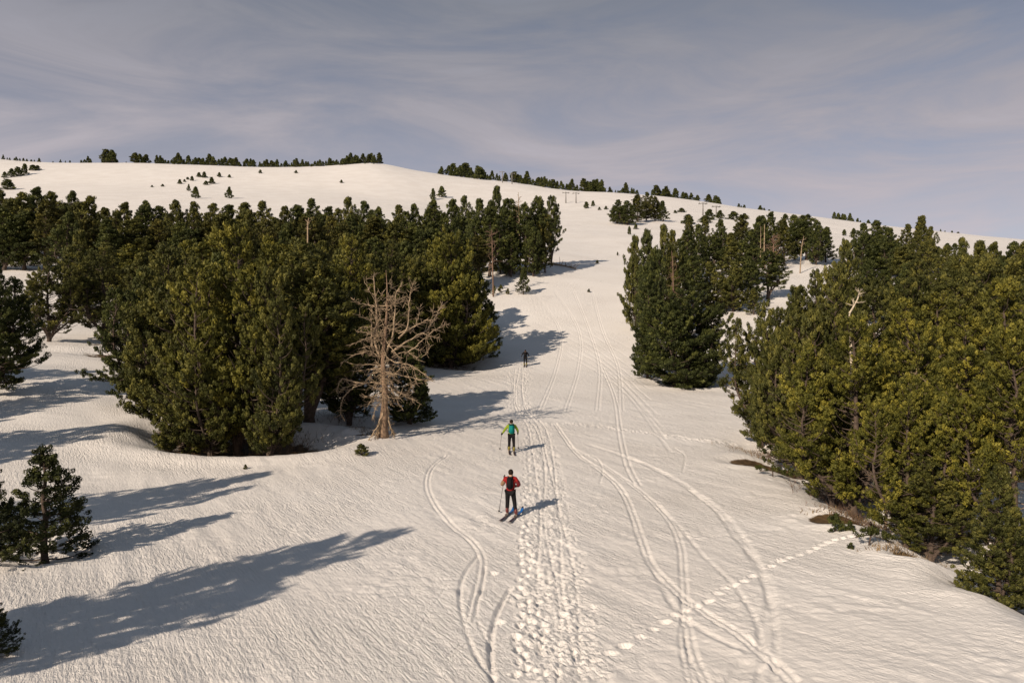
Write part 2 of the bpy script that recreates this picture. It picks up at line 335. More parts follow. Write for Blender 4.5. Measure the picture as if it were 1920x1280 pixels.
for (px, py) in [(925, 1075), (937, 1167), (1018, 1170), (1000, 1190), (1055, 1152), (965, 1195)]:
    h = hit(px, py); PRINTS.append((h[0], h[1], .12, .12, 0, .06, .015))

# ------------------------------------------------------------------ the snow slope, one sheet
def grid_axis(a, b, f):
    r = [a]
    while r[-1] < b: r.append(r[-1] + f(r[-1]))
    return r
xr = grid_axis(0, 1500, lambda x: .042 if x < 11.8 else (.06 if x < 16 else min(60, .06 + (x - 16) * .06)))
xl = grid_axis(0, 1500, lambda x: .042 if x < 4.5 else (.085 if x < 17 else min(60, .085 + (x - 17) * .06)))
XS = np.array([-x for x in xl[:0:-1]] + xr)
YS = np.array(grid_axis(3, 2400, lambda y: .5 if y < 10 else (.25 if y < 13 else (.048 if y < 15 else (min(.26, y * y / 8800) if y < 92 else min(60, .26 + (y - 92) * .035))))))
gx, gy = np.meshgrid(XS, YS); gz = base_z(gx, gy)
_band = YS < 130
sub = np.s_[:_band.sum(), :]
X_, Y_ = gx[sub], gy[sub]
det = np.zeros_like(X_); soil = np.zeros_like(gz)
ca, sa = math.cos(R(-58)), math.sin(R(-58))
xa, ya = X_ * ca + Y_ * sa, -X_ * sa + Y_ * ca
wst = smooth(110, 50, Y_)
det += wst * (.020 * noise(xa / 4.0, ya / .8, 21) + .010 * noise(xa / 1.6, ya / .3, 22) + .011 * fbm(X_ / .24, Y_ / .2, 2, 23) + .03 * fbm(X_ / .5, Y_ / .5, 2, 27) * smooth(.05, .6, noise(X_ / 2.2, Y_ / 2.2, 28)))
rip = smooth(-.1, .5, noise(X_ / 7, Y_ / 6, 31))
det += wst * rip * .026 * noise(xa / 6.5, ya / .6, 25)
_o = np.argsort(SKINW[:, 1]); _sd = (X_ - np.interp(Y_, SKINW[_o, 1], SKINW[_o, 0])) / np.interp(Y_, [14, 28, 45, 80], [1.0, .95, .8, 1.4])
_bw = smooth(1.08, .8, np.abs(_sd - .1 + .25 * noise(X_ / .8, Y_ / .8, 71))) * smooth(84, 70, Y_)
det += _bw * (-.03 + .055 * np.abs(noise(X_ / .26, Y_ / .34, 72)) * (1 + noise(X_ / .9, Y_ / 1.3, 76)) + .034 * noise(X_ / .11, Y_ / .13, 73) + .03 * noise(X_ / .5, Y_ / .9, 74))
def strip(x0, x1, y0, y1):
    a = np.searchsorted(XS, x0), np.searchsorted(XS, x1), np.searchsorted(YS, y0), np.searchsorted(YS, y1)
    return np.s_[a[2]:min(a[3], X_.shape[0]), a[0]:a[1]]
for (q, hw, dp, rim) in TRACKS:
    for i in range(len(q) - 1):
        p0, p1 = q[i], q[i + 1]; mgn = hw * 3.2
        s = strip(min(p0[0], p1[0]) - mgn, max(p0[0], p1[0]) + mgn, min(p0[1], p1[1]) - mgn, max(p0[1], p1[1]) + mgn)
        xx, yy = X_[s], Y_[s]
        if xx.size == 0: continue
        d = p1 - p0; L2 = d @ d + 1e-12; t = ((xx - p0[0]) * d[0] + (yy - p0[1]) * d[1]) / L2
        ok = (t >= 0) & (t < 1)
        r = ((xx - p0[0]) * d[1] - (yy - p0[1]) * d[0]) / math.sqrt(L2) / hw
        mod = .75 + .5 * noise(xx * 1.3, yy * 1.3, 41)
        det[s] += np.where(ok, .72 * mod * (-1.15 * dp * np.exp(-(r * r) ** 2 * 1.5) + .5 * rim * smooth(-.3, .5, noise(xx * 4, yy * 4, 42)) * np.exp(-((np.abs(r) - 1.6) / .45) ** 2)), 0)
for (x, y, rx, ry, an, dp, rim) in PRINTS:
    m = max(rx, ry) * 2.6; s = strip(x - m, x + m, y - m, y + m); xx, yy = X_[s] - x, Y_[s] - y
    if xx.size == 0: continue
    c, sn = math.cos(an), math.sin(an); qx, qy = (xx * c + yy * sn) / rx, (-xx * sn + yy * c) / ry
    r = np.sqrt(qx * qx + qy * qy); w = 1 + .45 * noise(xx * 9 + x * 31, yy * 9 + y * 17, 51)
    det[s] += w * (-dp * np.exp(-r ** 4) + rim * np.exp(-((r - 1.45) / .4) ** 2) * (1 + .5 * np.sign(qy)))
gz[sub] += det
for (px, py, rx, ry, d, so) in PITS:
    q = ((gx - px) / (rx * .95)) ** 2 + ((gy - py) / (ry * .95)) ** 2
    soil = np.maximum(soil, so * np.exp(-q * q * .8) * np.where(so > 0, 1, 0))
soil = np.maximum(soil, .62 * np.exp(-((gx - 15.2 - noise(gx / 2, gy / 2, 61)) / 1.3) ** 2) * smooth(14, 17, gy) * smooth(46, 36, gy) * smooth(-.3, .5, noise(gx / 3, gy / 3, 62)))
# forest floor: litter shows between the close trunks of the woods
far = smooth(55, 70, gy)
soil = np.maximum(soil, .5 * smooth(.1, .5, noise(gx / 4, gy / 4, 63)) * (((gx / gy) < -.17) | ((gx / gy) > .42)) * far * smooth(170, 130, gy))
soil = np.maximum(soil, .55 * smooth(.78, .86, noise(gx / 14, gy / 20, 64)) * smooth(250, 330, gy))
ny, nx = gx.shape
idx = np.arange(ny * nx).reshape(ny, nx)
quads = np.stack([idx[:-1, :-1], idx[:-1, 1:], idx[1:, 1:], idx[1:, :-1]], -1).reshape(-1, 4)
me = np_mesh('snow_ground', np.stack([gx, gy, gz], -1).reshape(-1, 3), quads, M['snow'], True, {'soil': soil.ravel()})
snow = link(bpy.data.objects.new('snow_ground', me)); tag(snow, 'sunlit snow slope crossed by ski tracks and tree shadows', 'snow', kind='structure')
print('snow grid', nx, ny, len(quads))

# ------------------------------------------------------------------ pine generator
def tuft_template(rng, blades, length, radius, width):
    """rounded brush of overlapping needle fans round a shoot along +z; every fan lies roughly along the brush surface"""
    V = []; ph = rng.uniform(0, 6.28)
    for b in range(blades):
        fr = (b + .5) / blades; th = math.acos(1 - 1.75 * (1 - fr)); a = ph + b * 2.399
        n_ = np.array([math.cos(a) * math.sin(th), math.sin(a) * math.sin(th), math.cos(th)])
        c = np.array([n_[0] * radius, n_[1] * radius, length * .45 + n_[2] * length * .45]) * .8
        t = np.array([0, 0, 1.]) - n_ * n_[2]; t = t / (np.linalg.norm(t) + 1e-6) if abs(n_[2]) < .98 else np.array([1., 0, 0])
        n2 = n_ + rng.normal(0, .33, 3); n2 /= np.linalg.norm(n2); t = t - n2 * (t @ n2); t /= np.linalg.norm(t); u = np.cross(n2, t)
        sz = width * rng.uniform(.85, 1.25)
        tip = c + t * sz * 1.25 + n_ * sz * .35
        V.append([c - t * sz * .6 - u * sz * .62, c - t * sz * .5 + u * sz * .62, tip])
    return np.array(V)
def frames(dirs, rng):
    d = dirs / (np.linalg.norm(dirs, axis=1, keepdims=True) + 1e-9)
    r = rng.normal(size=d.shape); u = np.cross(d, r); u /= np.linalg.norm(u, axis=1, keepdims=True) + 1e-9
    return np.stack([u, np.cross(d, u), d], 1)               # rows = local axes
def foliage(name, pos, dirs, size, rng, blades, length, radius, width, mtl, tint=None):
    pos = np.array(pos); dirs = np.array(dirs); n = len(pos); size = np.asarray(size)
    T = np.stack([tuft_template(rng, blades, length, radius, width) for _ in range(6)])
    Rm = frames(dirs, rng); k = rng.integers(0, 6, n)
    v = np.einsum('nbvi,nij->nbvj', T[k], Rm) * size[:, None, None, None] + pos[:, None, None, :]
    v = v.reshape(-1, 3); f = np.arange(len(v)).reshape(-1, 3)
    t = np.clip((np.full(n, .5) if tint is None else np.array(tint)) + rng.normal(0, .14, n), 0, 1); tint = np.repeat(t, blades * 3)
    tipv = np.tile(np.array([-.07, -.07, .1]), n * blades)     # paler needle tips
    return np_mesh(name, v, f, mtl, False, {'tint': np.clip(tint + tipv, 0, 1)})
def make_pine(seed, H=9., Rad=2.2, t0=.06, nb=110, pw=.8, low=.55, tops=1, droop=.0, sec=.24, step=.15, blades=11, tl=.26, tr=.13, tw=.032, jitter=.35, lean=.03, trunk_r=.16, up=.75, thin=0., rise=.75, inner=.3, spread=.5, holes=.3, gap=1.5, tiers=0):
    """-> (trunk mesh, crown mesh, H, diameter, tufts).  Branch whorls whose tips turn up, side shoots carrying brush-like tufts"""
    rng = np.random.default_rng(seed); rnd = random.Random(seed)
    mb = MB(); P = []; D = []; S = []; TT = []
    stems = []
    for s in range(tops):
        a = rnd.uniform(0, 6.28) + 2.2 * s; h = H * (1 if s == 0 else rnd.uniform(.62, .9)); off = 0 if s == 0 else Rad * spread * rnd.uniform(.55, 1.1)
        ps = []
        for i in range(9):
            t = i / 8; o = off * smooth(0, .55, np.array(t)) + .0
            ps.append((math.cos(a) * o + lean * H * t * math.sin(3 * t + seed) * .5 + rnd.gauss(0, .012 * H * t), math.sin(a) * o + lean * H * t * math.cos(2 * t + seed) * .5 + rnd.gauss(0, .012 * H * t), h * t))
        ps = spline(ps, 14); stems.append((ps, h, 1 if s == 0 else .66))
        rr = trunk_r * (1 if s == 0 else .7) * (1 - np.linspace(0, 1, 14)) ** .8 + .012
        rr[0] *= 1.35
        mb.tube(ps, rr, 7, False)
    lob = [rnd.uniform(-1, 1) for _ in range(12)]
    tot = sum(s[2] for s in stems); ga = rnd.uniform(0, 6.28)
    for (ps, h, wgt) in stems:
        n = int(nb * wgt / tot)
        for k in range(n):
            t = t0 + (1 - t0) * ((k + rnd.random()) / n) ** .95 * .985
            if tiers: t = t0 + (1 - t0) * .985 * min(.99, (round((t - t0) / (1 - t0) * tiers) + rnd.gauss(0, .12)) / tiers); t = max(t, t0)
            ga += 2.399 + rnd.gauss(0, .35)
            i = t * 13; a0 = int(min(i, 12)); c = ps[a0] * (1 - (i - a0)) + ps[a0 + 1] * (i - a0)
            prof = (1 - t) ** pw * (low + (1 - low) * min(1, (t - t0 + .03) / .22))
            lobe = 1 + .20 * math.sin(2 * ga + lob[0] * 3 + 5 * t) + .16 * math.sin(3 * ga + lob[1] * 5 - 9 * t)
            L = Rad * (prof * (wgt ** .5) * lobe * rnd.uniform(1 - jitter, 1 + .4 * jitter) + .06)
            L = max(L, .07 * Rad)
            el = -.22 - droop + rise * t + rnd.gauss(0, .12); btint = rnd.gauss(.5, .17)
            m = 6; pts = [c]
            for q in range(1, m):
                e = el + up * (q / (m - 1)) ** 1.8; hd2 = np.array([math.cos(ga + .12 * q * lob[q]), math.sin(ga + .12 * q * lob[q]), 0])
                pts.append(pts[-1] + (hd2 * math.cos(e) + np.array([0, 0, math.sin(e)])) * L / (m - 1))
            pts = np.array(pts)
            mb.tube(pts, np.linspace(.012 + .016 * L, .006, m), 4, False)
            ns = max(2, int(L / sec * 1.4)); t_in = inner * (.7 if t > .6 else 1)
            for s in range(ns + 1):
                u = t_in + (1 - t_in) * (s + .4 * rnd.random()) / (ns + .4); j = u * (m - 1); j0 = int(min(j, m - 2)); p = pts[j0] * (1 - (j - j0)) + pts[j0 + 1] * (j - j0)
                tg = pts[j0 + 1] - pts[j0]; tg = tg / (np.linalg.norm(tg) + 1e-9)
                if rnd.random() < thin: continue
                an = (1 if s % 2 else -1) * rnd.uniform(.6, 1.35) * (1 - .6 * u * u)
                cx, sx = math.cos(an), math.sin(an)
                dv = np.array([tg[0] * cx - tg[1] * sx, tg[0] * sx + tg[1] * cx, .6 * tg[2] + rnd.uniform(-.25, .45)]); dv /= np.linalg.norm(dv)
                sl = (.12 + .38 * L * (1 - .6 * u)) * rnd.uniform(.6, 1.2)
                nt = max(1, int(sl / step + .5))
                for w in range(nt):
                    fr = (w + .8) / nt; pp = p + dv * sl * fr + np.array([0, 0, .2 * sl * fr * fr]) + rng.normal(0, .03, 3)
                    dd = dv * (.6 + .3 * fr) + np.array([0, 0, .65]) + rng.normal(0, .28, 3)
                    P.append(pp); D.append(dd); S.append(rnd.uniform(.75, 1.25)); TT.append(btint + .1 * (fr - .5))
            P.append(pts[-1]); D.append(pts[-1] - pts[-2] + np.array([0, 0, .1])); S.append(1.2); TT.append(btint + .1)
        for w in range(5):
            P.append(ps[-1] - np.array([0, 0, .022 * h * w])); D.append(np.array([rnd.gauss(0, .2), rnd.gauss(0, .2), 1.])); S.append(.62 + .1 * w); TT.append(.6)
    PA = np.array(P); K = rng.normal(0, 1, (7, 3)); K = K / np.linalg.norm(K, axis=1, keepdims=True) * rng.uniform(.7, 1.5, (7, 1)) * 6.28 / gap; f_ = np.sin(PA @ K.T + rng.uniform(0, 6.28, 7)).sum(1)
    keep = f_ + 7 * smooth(.45, .9, PA[:, 2] / H) > np.quantile(f_, holes)      # bare gaps between the foliage pads
    P = PA[keep]; D = np.array(D)[keep]; S = np.array(S)[keep]; TT = np.array(TT)[keep]
    crown = foliage('crown', P, D, S, rng, blades, tl, tr, tw, M['needles'], TT)
    PA = np.array(P); dia = 2 * np.percentile(np.hypot(PA[:, 0] - np.median(PA[:, 0]), PA[:, 1] - np.median(PA[:, 1])), 96) + tr
    return mb.mesh('trunk', M['bark']), crown, float(np.max(PA[:, 2]) + tl * .7), dia, len(P)
PROTO = {}
NTRI = 0
def proto(kind, *a, **k):
    global NTRI
    p = make_pine(*a, **k); PROTO.setdefault(kind, []).append(p); NTRI += p[4] * k.get('blades', 11)
# near trees
for s in (11, 12, 13): proto('bushy', s, H=9.5, Rad=2.9, t0=.10, nb=360, pw=.68, low=.5, tops=6, gap=1.9, holes=.34, blades=14, step=.22, sec=.30, tl=.32, tr=.115, tw=.072, jitter=.55, inner=.45, spread=.75)
for s in (16, 17): proto('round', s, H=9, Rad=3.0, t0=.03, nb=330, pw=.5, low=.85, tops=6, blades=14, step=.23, sec=.31, tl=.34, tr=.125, tw=.08, jitter=.5, inner=.45, spread=.85, holes=.28, gap=1.8)
for s in (21, 22): proto('cone', s, H=9, Rad=2.4, t0=.05, nb=250, pw=.8, low=.75, tops=2, blades=14, step=.22, sec=.30, tl=.32, tr=.115, tw=.072, jitter=.5, inner=.42)
for s in (31, 32): proto('tall', s, H=10, Rad=2.5, t0=.32, nb=250, pw=.5, low=.6, tops=3, blades=14, step=.22, sec=.30, tl=.32, tr=.115, tw=.072, trunk_r=.2, lean=.06, jitter=.5, inner=.42)
for s in (41, 42, 43): proto('open', s, H=8.5, Rad=2.6, t0=.14, nb=310, pw=.6, low=.55, tops=5, gap=2.1, blades=14, step=.18, sec=.26, tl=.25, tr=.095, tw=.058, thin=.05, holes=.42, jitter=.6, inner=.42, spread=.8)
for s in (46, 47): proto('openhigh', s, H=8.5, Rad=2.4, t0=.36, nb=190, pw=.5, low=.7, tops=3, blades=14, step=.18, sec=.26, tl=.25, tr=.095, tw=.058, thin=.05, holes=.36, jitter=.6, inner=.42, spread=.75, trunk_r=.12)
for s in (51, 52): proto('young', s, H=3.4, Rad=1.15, t0=.06, nb=68, pw=1.1, low=.95, tops=1, tiers=9, step=.14, sec=.19, blades=16, tl=.24, tr=.058, tw=.038, holes=.06, gap=.6, trunk_r=.06, up=1.0, droop=.12, inner=.3)
# middle distance
for s in (61, 62, 63, 64): proto('mid', s, H=10, Rad=2.7, t0=.08, nb=240, pw=.72, low=.65, tops=4, gap=2.0, blades=11, step=.40, sec=.52, tl=.48, tr=.21, tw=.135, jitter=.6, inner=.42, spread=.7)
for s in (71, 72): proto('midcone', s, H=10, Rad=2.2, t0=.07, nb=150, pw=.8, low=.75, tops=1, gap=2.0, blades=11, step=.40, sec=.52, tl=.48, tr=.21, tw=.135, jitter=.5, inner=.38)
for s in (81, 82): proto('midtall', s, H=11, Rad=2.4, t0=.28, nb=170, pw=.5, low=.6, tops=3, gap=2.0, blades=11, step=.40, sec=.52, tl=.48, tr=.21, tw=.135, trunk_r=.2, jitter=.6, inner=.42)
# skyline
for s in (91, 92, 93, 94): proto('far', s, H=7, Rad=2.3, t0=.04, nb=56, pw=.72 + .14 * (s % 3), low=.85, tops=1 + (s % 4 == 0), holes=.12, blades=6, step=.7, sec=.8, tl=.8, tr=.36, tw=.33)
for s in (96, 97, 98): proto('seedling', s, H=1.0, Rad=.36, t0=.08, nb=18, pw=.8, low=.9, tops=1, blades=14, step=.08, sec=.12, tl=.17, tr=.065, tw=.042, trunk_r=.02, up=1.2)
print('foliage tris', NTRI)
_cnt = [0]
def tree(kind, loc, height, width, label, group=None, color=(1, 1, 1), name='pine_tree', single=False, cat='tree', variant=None, rz=None):
    _cnt[0] += 1; ps = PROTO[kind]; p = ps[(variant if variant is not None else _cnt[0] * 7 + int(abs(loc[0]) * 13)) % len(ps)]
    e = empty(name, loc, random.uniform(0, 6.28) if rz is None else rz)
    sz = height / p[2]; sx = width / p[3]
    e.scale = (sx, sx, sz)
    tag(e, label, cat, group)
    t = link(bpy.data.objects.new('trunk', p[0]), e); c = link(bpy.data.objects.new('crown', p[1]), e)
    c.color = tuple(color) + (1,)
    return e
def at_top(px, Y, top):
    """tree standing at depth Y on the sight column px whose tip shows at photo row top -> location, height"""
    X = (px - 960) / F * Y; z = float(base_z(X, Y)); return Vector((X, Y, z - .08)), (640 - top) / F * Y - z + .08
def at_base(px, base, top):
    h = hit(px, base); return Vector((h[0], h[1], h[2] - .06)), (base - top) / F * h[1] + .06
def pw(wpx, Y): return wpx / F * Y
SUNNY = (1.25, 1.2, .9); OLIVE = (1.0, 1.0, 1.0); DARK = (.68, .78, .85); YEL = (1.5, 1.42, 1.0); RED = (1.25, .85, .9)  # crown tints; SUNNY puts sun, DARK partly shade, into the needle colour
#@@TREES
# ------------------------------------------------------------------ trees
# kind, photo x, depth in m or None, base row (used when depth is None), top row, width in px, colour, label
NEAR = [
 ('bushy', 330, 43.5, None, 455, 215, OLIVE, 'broad pine on the left side of the big foreground clump'),
 ('bushy', 445, 41.5, None, 418, 235, SUNNY, 'tallest bushy pine of the left foreground clump with a rounded top'),
 ('bushy', 505, 39.6, None, 500, 165, OLIVE, 'front pine of the left clump standing at the brown hollow'),
 ('bushy', 395, 40.3, None, 575, 160, OLIVE, 'low bushy pine at the front of the left clump'),
 ('bushy', 272, 47.5, None, 500, 150, DARK, 'outlying dark pine on the far left flank of the foreground clump'),
 ('cone', 345, 40.6, None, 610, 120, OLIVE, 'short pine with boughs on the snow, left front of the clump'),
 ('tall', 580, 46.5, None, 445, 205, OLIVE, 'pine with a bare leaning trunk just left of the dead tree'),
 ('bushy', 655, 48.0, None, 545, 150, DARK, 'dark bushy pine directly behind the dead tree'),
 ('cone', 768, 47.5, None, 640, 110, DARK, 'small dark pine peeping out right of the dead tree'),
 ('round', 845, 79.0, None, 424, 195, SUNNY, 'big rounded sunlit pine at the edge of the piste, behind the dead tree'),
 ('cone', 897, 82.0, None, 505, 90, DARK, 'dark pine whose skirt reaches the piste beside the shadow band'),
 ('bushy', 790, 84.0, None, 470, 140, OLIVE, 'pine wedged left of the big rounded piste-edge pine'),
 ('bushy', 735, 72.0, None, 450, 150, OLIVE, 'pine right above the top of the dead tree'),
 ('bushy', 660, 66.0, None, 440, 160, SUNNY, 'sunlit pine up-slope, left of the dead tree top'),
 ('bushy', 590, 62.0, None, 455, 150, SUNNY, 'sunlit pine behind the leaning-trunk pine'),
 ('cone', 500, 56.0, None, 455, 140, SUNNY, 'pointed pine just behind the tallest clump pine'),
 ('bushy', 350, 60.0, None, 470, 150, OLIVE, 'pine behind the left shoulder of the foreground clump'),
 ('bushy', -12, None, 742, 488, 165, DARK, 'dark pine cut by the left edge of the picture'),
 ('open', 92, None, 640, 478, 100, OLIVE, 'thin open pine with twin bare stems on the left snow'),
 ('open', 196, None, 636, 462, 165, OLIVE, 'thick dark-trunked pine standing on the left snow shelf'),
 ('cone', 262, 61, None, 470, 110, OLIVE, 'pine between the dark-trunked pine and the foreground clump'),
 ('young', 84, None, 1056, 833, 185, (.45, .52, .6), 'small dark candle-tipped pine alone at lower left'),  # shade of neighbouring trees darkened into the tint of these young pines
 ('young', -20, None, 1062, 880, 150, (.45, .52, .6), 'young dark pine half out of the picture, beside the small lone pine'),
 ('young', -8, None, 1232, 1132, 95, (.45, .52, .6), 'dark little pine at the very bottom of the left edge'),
 ('round', 1288, 69.0, None, 535, 186, DARK, 'big round dark pine standing on the right edge of the piste'),
 ('cone', 1214, 72.0, None, 575, 66, DARK, 'dark pine hugging the left side of the big round piste pine'),
 ('bushy', 1428, None, 838, 560, 135, OLIVE, 'pine at the left front corner of the right-hand wood'),
 ('bushy', 1500, 36.5, None, 535, 180, OLIVE, 'dense pine behind the bare brown patch of the right-hand wood'),
 ('bushy', 1568, 33.5, None, 495, 190, OLIVE, 'tall pine in the heart of the right-hand wood'),
 ('open', 1600, 28.3, None, 585, 230, YEL, 'yellowish pine in the front row of the right-hand wood, by the snag'),
 ('open', 1700, 24.6, None, 700, 200, YEL, 'yellow-green pine above the small brown hollow on the right'),
 ('open', 1745, 23.6, None, 850, 165, OLIVE, 'low pine sweeping the snow above the small brown hollow'),
 ('open', 1695, 31.0, None, 560, 230, YEL, 'yellow-green pine with pale dead boughs in the right wood'),
 ('openhigh', 1800, 25.5, None, 640, 210, YEL, 'open pale pine near the right edge with bare stem showing'),
 ('openhigh', 1905, 22.5, None, 605, 220, YEL, 'open yellow pine cut by the right edge of the picture'),
 ('cone', 1872, 19.3, None, 870, 150, OLIVE, 'dark bushy pine on the bank at the lower right edge'),
 ('bushy', 1640, 40.0, None, 520, 200, OLIVE, 'dark green pine in the second row of the right wood'),
 ('bushy', 1760, 36.0, None, 545, 220, SUNNY, 'broad green pine in the middle of the right wood'),
 ('bushy', 1880, 33.0, None, 520, 240, SUNNY, 'broad green pine behind the edge pine at far right'),
 ('bushy', 1840, 45.0, None, 480, 220, OLIVE, 'dark pine high in the right wood'),
 ('bushy', 1720, 48.0, None, 485, 190, OLIVE, 'dark pine above the middle of the right wood'),
 ('cone', 1588, 56.0, None, 445, 95, OLIVE, 'pointed pine rising clear of the right wood against the snow'),
 ('bushy', 1530, 50.0, None, 505, 130, OLIVE, 'pine at the upper left shoulder of the right wood'),
 ('bushy', 1920, 52.0, None, 450, 230, OLIVE, 'dark pine at the top right corner of the right wood'),
 ('bushy', 1480, 41.0, None, 600, 110, OLIVE, 'pine filling the left flank of the right wood'),
 ('open', 1560, 29.5, None, 700, 130, OLIVE, 'pine with low boughs behind the twiggy bush'),
]
def put(row, group):
    kind, px, Y, base, top, w, col, lab = row
    if Y is None: loc, h = at_base(px, base, top)
    else: loc, h = at_top(px, Y, top)
    return tree(kind, loc, h, pw(w, loc.y), lab, group, col, 'pine_seedling' if kind == 'seedling' else 'pine_tree')
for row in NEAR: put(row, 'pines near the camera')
# off to the left, outside the picture: trees whose shadows cross the left snow
for (x, y, h, w, lab) in [(-14.6, 11.8, 9.2, 4.2, 'tall pine left of the picture whose long shadow crosses the lower left snow'), (-21.5, 21.6, 9.0, 4.6, 'pine left of the picture shading the snow beyond the small lone pine'),
      (-31, 29, 9.5, 6, 'pine left of the picture shading the rolling snow below the clump'), (-37, 36, 9.5, 6.5, 'pine left of the picture shading the upper left snow roll'), (-42, 44, 10, 6, 'pine left of the picture shading the left snow shelf')]:
    tree('bushy', ground(x, y, -.06), h, w, lab, 'pines outside the left edge', DARK)
# the left-hand forest in rows, the right-hand woods and the piste-side groups
def row(group, place, kind_mix, items, cols):
    """items: (photo x, depth, top row, width px); one tree each, numbered from the left"""
    items = sorted(items)
    for i, (px, Y, top, w) in enumerate(items):
        loc, h = at_top(px, Y, top); k = kind_mix[i * 5 % len(kind_mix)]
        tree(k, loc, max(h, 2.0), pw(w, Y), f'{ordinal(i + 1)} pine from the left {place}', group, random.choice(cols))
def env(x, pts): return float(np.interp(x, [p[0] for p in pts], [p[1] for p in pts]))
TOP1 = [(-40, 360), (40, 362), (80, 345), (130, 362), (200, 382), (235, 372), (300, 386), (345, 370), (420, 372), (470, 384), (560, 378), (610, 378), (660, 374), (740, 386), (800, 376), (830, 368), (900, 372), (1000, 372)]
random.seed(3)
its = []
x = -30
while x < 815:
    its.append((x, random.uniform(132, 150), env(x, TOP1) + random.uniform(-7, 9), random.uniform(48, 72))); x += random.uniform(26, 38)
row('pines along the top of the left forest', 'in the top row of the left forest', ['mid', 'midcone', 'mid', 'mid', 'midcone'], its, [DARK, DARK, OLIVE, (.8, .8, .8)])
its = []; x = -30
while x < 830:
    its.append((x, random.uniform(108, 124), env(x, TOP1) + random.uniform(26, 44), random.uniform(60, 88))); x += random.uniform(34, 48)
row('pines in the second row of the left forest', 'in the second row of the left forest', ['mid', 'mid', 'midcone', 'midtall'], its, [DARK, OLIVE, DARK, (.85, .8, .8)])
its = []; x = 150
while x < 850:
    its.append((x, random.uniform(88, 100), env(x, TOP1) + random.uniform(58, 84), random.uniform(70, 105))); x += random.uniform(44, 60)
row('pines in the third row of the left forest', 'in the third row of the left forest', ['mid', 'midtall', 'mid'], its, [OLIVE, OLIVE, DARK, SUNNY])
its = []
for px in (300, 420, 545, 700, 770):
    its.append((px + random.uniform(-8, 8), random.uniform(70, 80), env(px, TOP1) + random.uniform(95, 125), random.uniform(80, 120)))
row('pines in the lowest row of the left forest', 'in the lowest row of the left forest', ['mid', 'midtall', 'mid'], its, [OLIVE, DARK])
row('pines at the right end of the left forest', 'in the group closing the left forest beside the piste', ['mid', 'midtall', 'mid', 'midtall'],
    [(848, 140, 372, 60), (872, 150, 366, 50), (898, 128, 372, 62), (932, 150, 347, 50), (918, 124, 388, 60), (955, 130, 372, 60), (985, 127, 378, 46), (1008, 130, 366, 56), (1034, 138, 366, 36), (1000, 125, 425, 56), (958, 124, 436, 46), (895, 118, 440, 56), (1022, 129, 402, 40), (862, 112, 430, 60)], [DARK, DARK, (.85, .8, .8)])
GRP = [  # piste-side things that stand apart
 ('midcone', 938, None, 512, 458, 40, OLIVE, 'small green pine on the snow in front of the piste-side group'),
 ('midcone', 981, None, 552, 500, 24, DARK, 'slim dark little pine alone on the snow left of the piste'),
 ('midcone', 969, None, 500, 470, 16, OLIVE, 'thin sapling beside the small green pine'),
 ('seedling', 886, None, 681, 651, 20, OLIVE, 'knee-high pine at the edge of the shadow left of the far skier'),
 ('seedling', 952, None, 552, 540, 8, OLIVE, 'tiny pine seedling left of the slim dark pine'),
 ('seedling', 939, None, 548, 533, 10, OLIVE, 'little seedling on the snow below the big rounded pine crest'),
 ('seedling', 926, None, 553, 534, 9, OLIVE, 'leftmost little seedling beside the rounded sunlit pine'),
 ('seedling', 678, None, 853, 831, 24, OLIVE, 'stubby pine seedling poking from the snow below the dead tree'),
 ('seedling', 460, None, 879, 870, 8, OLIVE, 'tiny green sprig alone on the snow below the left clump'),
 ('seedling', 1566, None, 996, 960, 30, DARK, 'dark little pine on the snow beside the twiggy bush'),
 ('seedling', 1594, None, 994, 975, 16, DARK, 'tiny pine to the right of the dark little pine'),
 ('seedling', 1595, None, 1028, 1016, 14, DARK, 'dark sprig at the end of the footprint line'),
 ('seedling', 1033, None, 474, 462, 6, DARK, 'tiny sapling on the piste above the fallen log'),
 ('seedling', 1120, None, 494, 487, 7, DARK, 'speck of a seedling in the middle of the piste'),
 ('seedling', 1104, None, 548, 541, 6, DARK, 'lowest dark sprig showing on the piste'),
 ('seedling', 1158, None, 479, 472, 4, DARK, 'dark sprig on the right half of the piste'),
 ('seedling', 1183, None, 471, 464, 5, DARK, 'dark sprig beside the right-hand piste pines'),
 ('midcone', 1362, None, 583, 528, 30, OLIVE, 'slender young pine on the snow gap between the right woods'),
 ('midcone', 1413, None, 590, 540, 30, OLIVE, 'second young pine in the snow gap, nearer the right wood'),
 ('far', 812, None, 374, 353, 12, DARK, 'left one of two lone pines on the snow above the forest'),
 ('far', 828, None, 370, 349, 15, DARK, 'right one of two lone pines on the snow above the forest'),
 ('far', 1099, None, 391, 378, 10, DARK, 'lone pine on the upper piste left of the round grove'),
 ('far', 1112, None, 387, 376, 8, DARK, 'little pine just above the lone pine on the upper piste'),
 ('far', 1124, None, 394, 388, 7, DARK, 'tiny pine between the lone pine and the round grove'),
 ('far', 1136, None, 393, 386, 7, DARK, 'tiny pine touching the left of the round grove'),
 ('far', 1180, None, 440, 424, 8, DARK, 'small pine above the right piste-side pines, left one'),
 ('far', 1192, None, 430, 420, 8, DARK, 'small pine above the right piste-side pines, right one'),
 ('far', 1583, None, 442, 430, 9, DARK, 'lone small pine on the white patch at upper right'),
 ('far', 1601, None, 447, 428, 14, DARK, 'pine right of the lone small one on the white patch'),
]
for r_ in GRP: put(r_, 'small pines standing apart')
row('pines of the round grove on the upper piste', 'in the round grove high on the piste', ['mid', 'midcone', 'mid'],
    [(1158, 272, 374, 36), (1176, 268, 376, 40), (1196, 282, 364, 34), (1212, 290, 360, 32), (1228, 292, 368, 26), (1243, 290, 376, 22)], [DARK, DARK, (.8, .8, .8)])
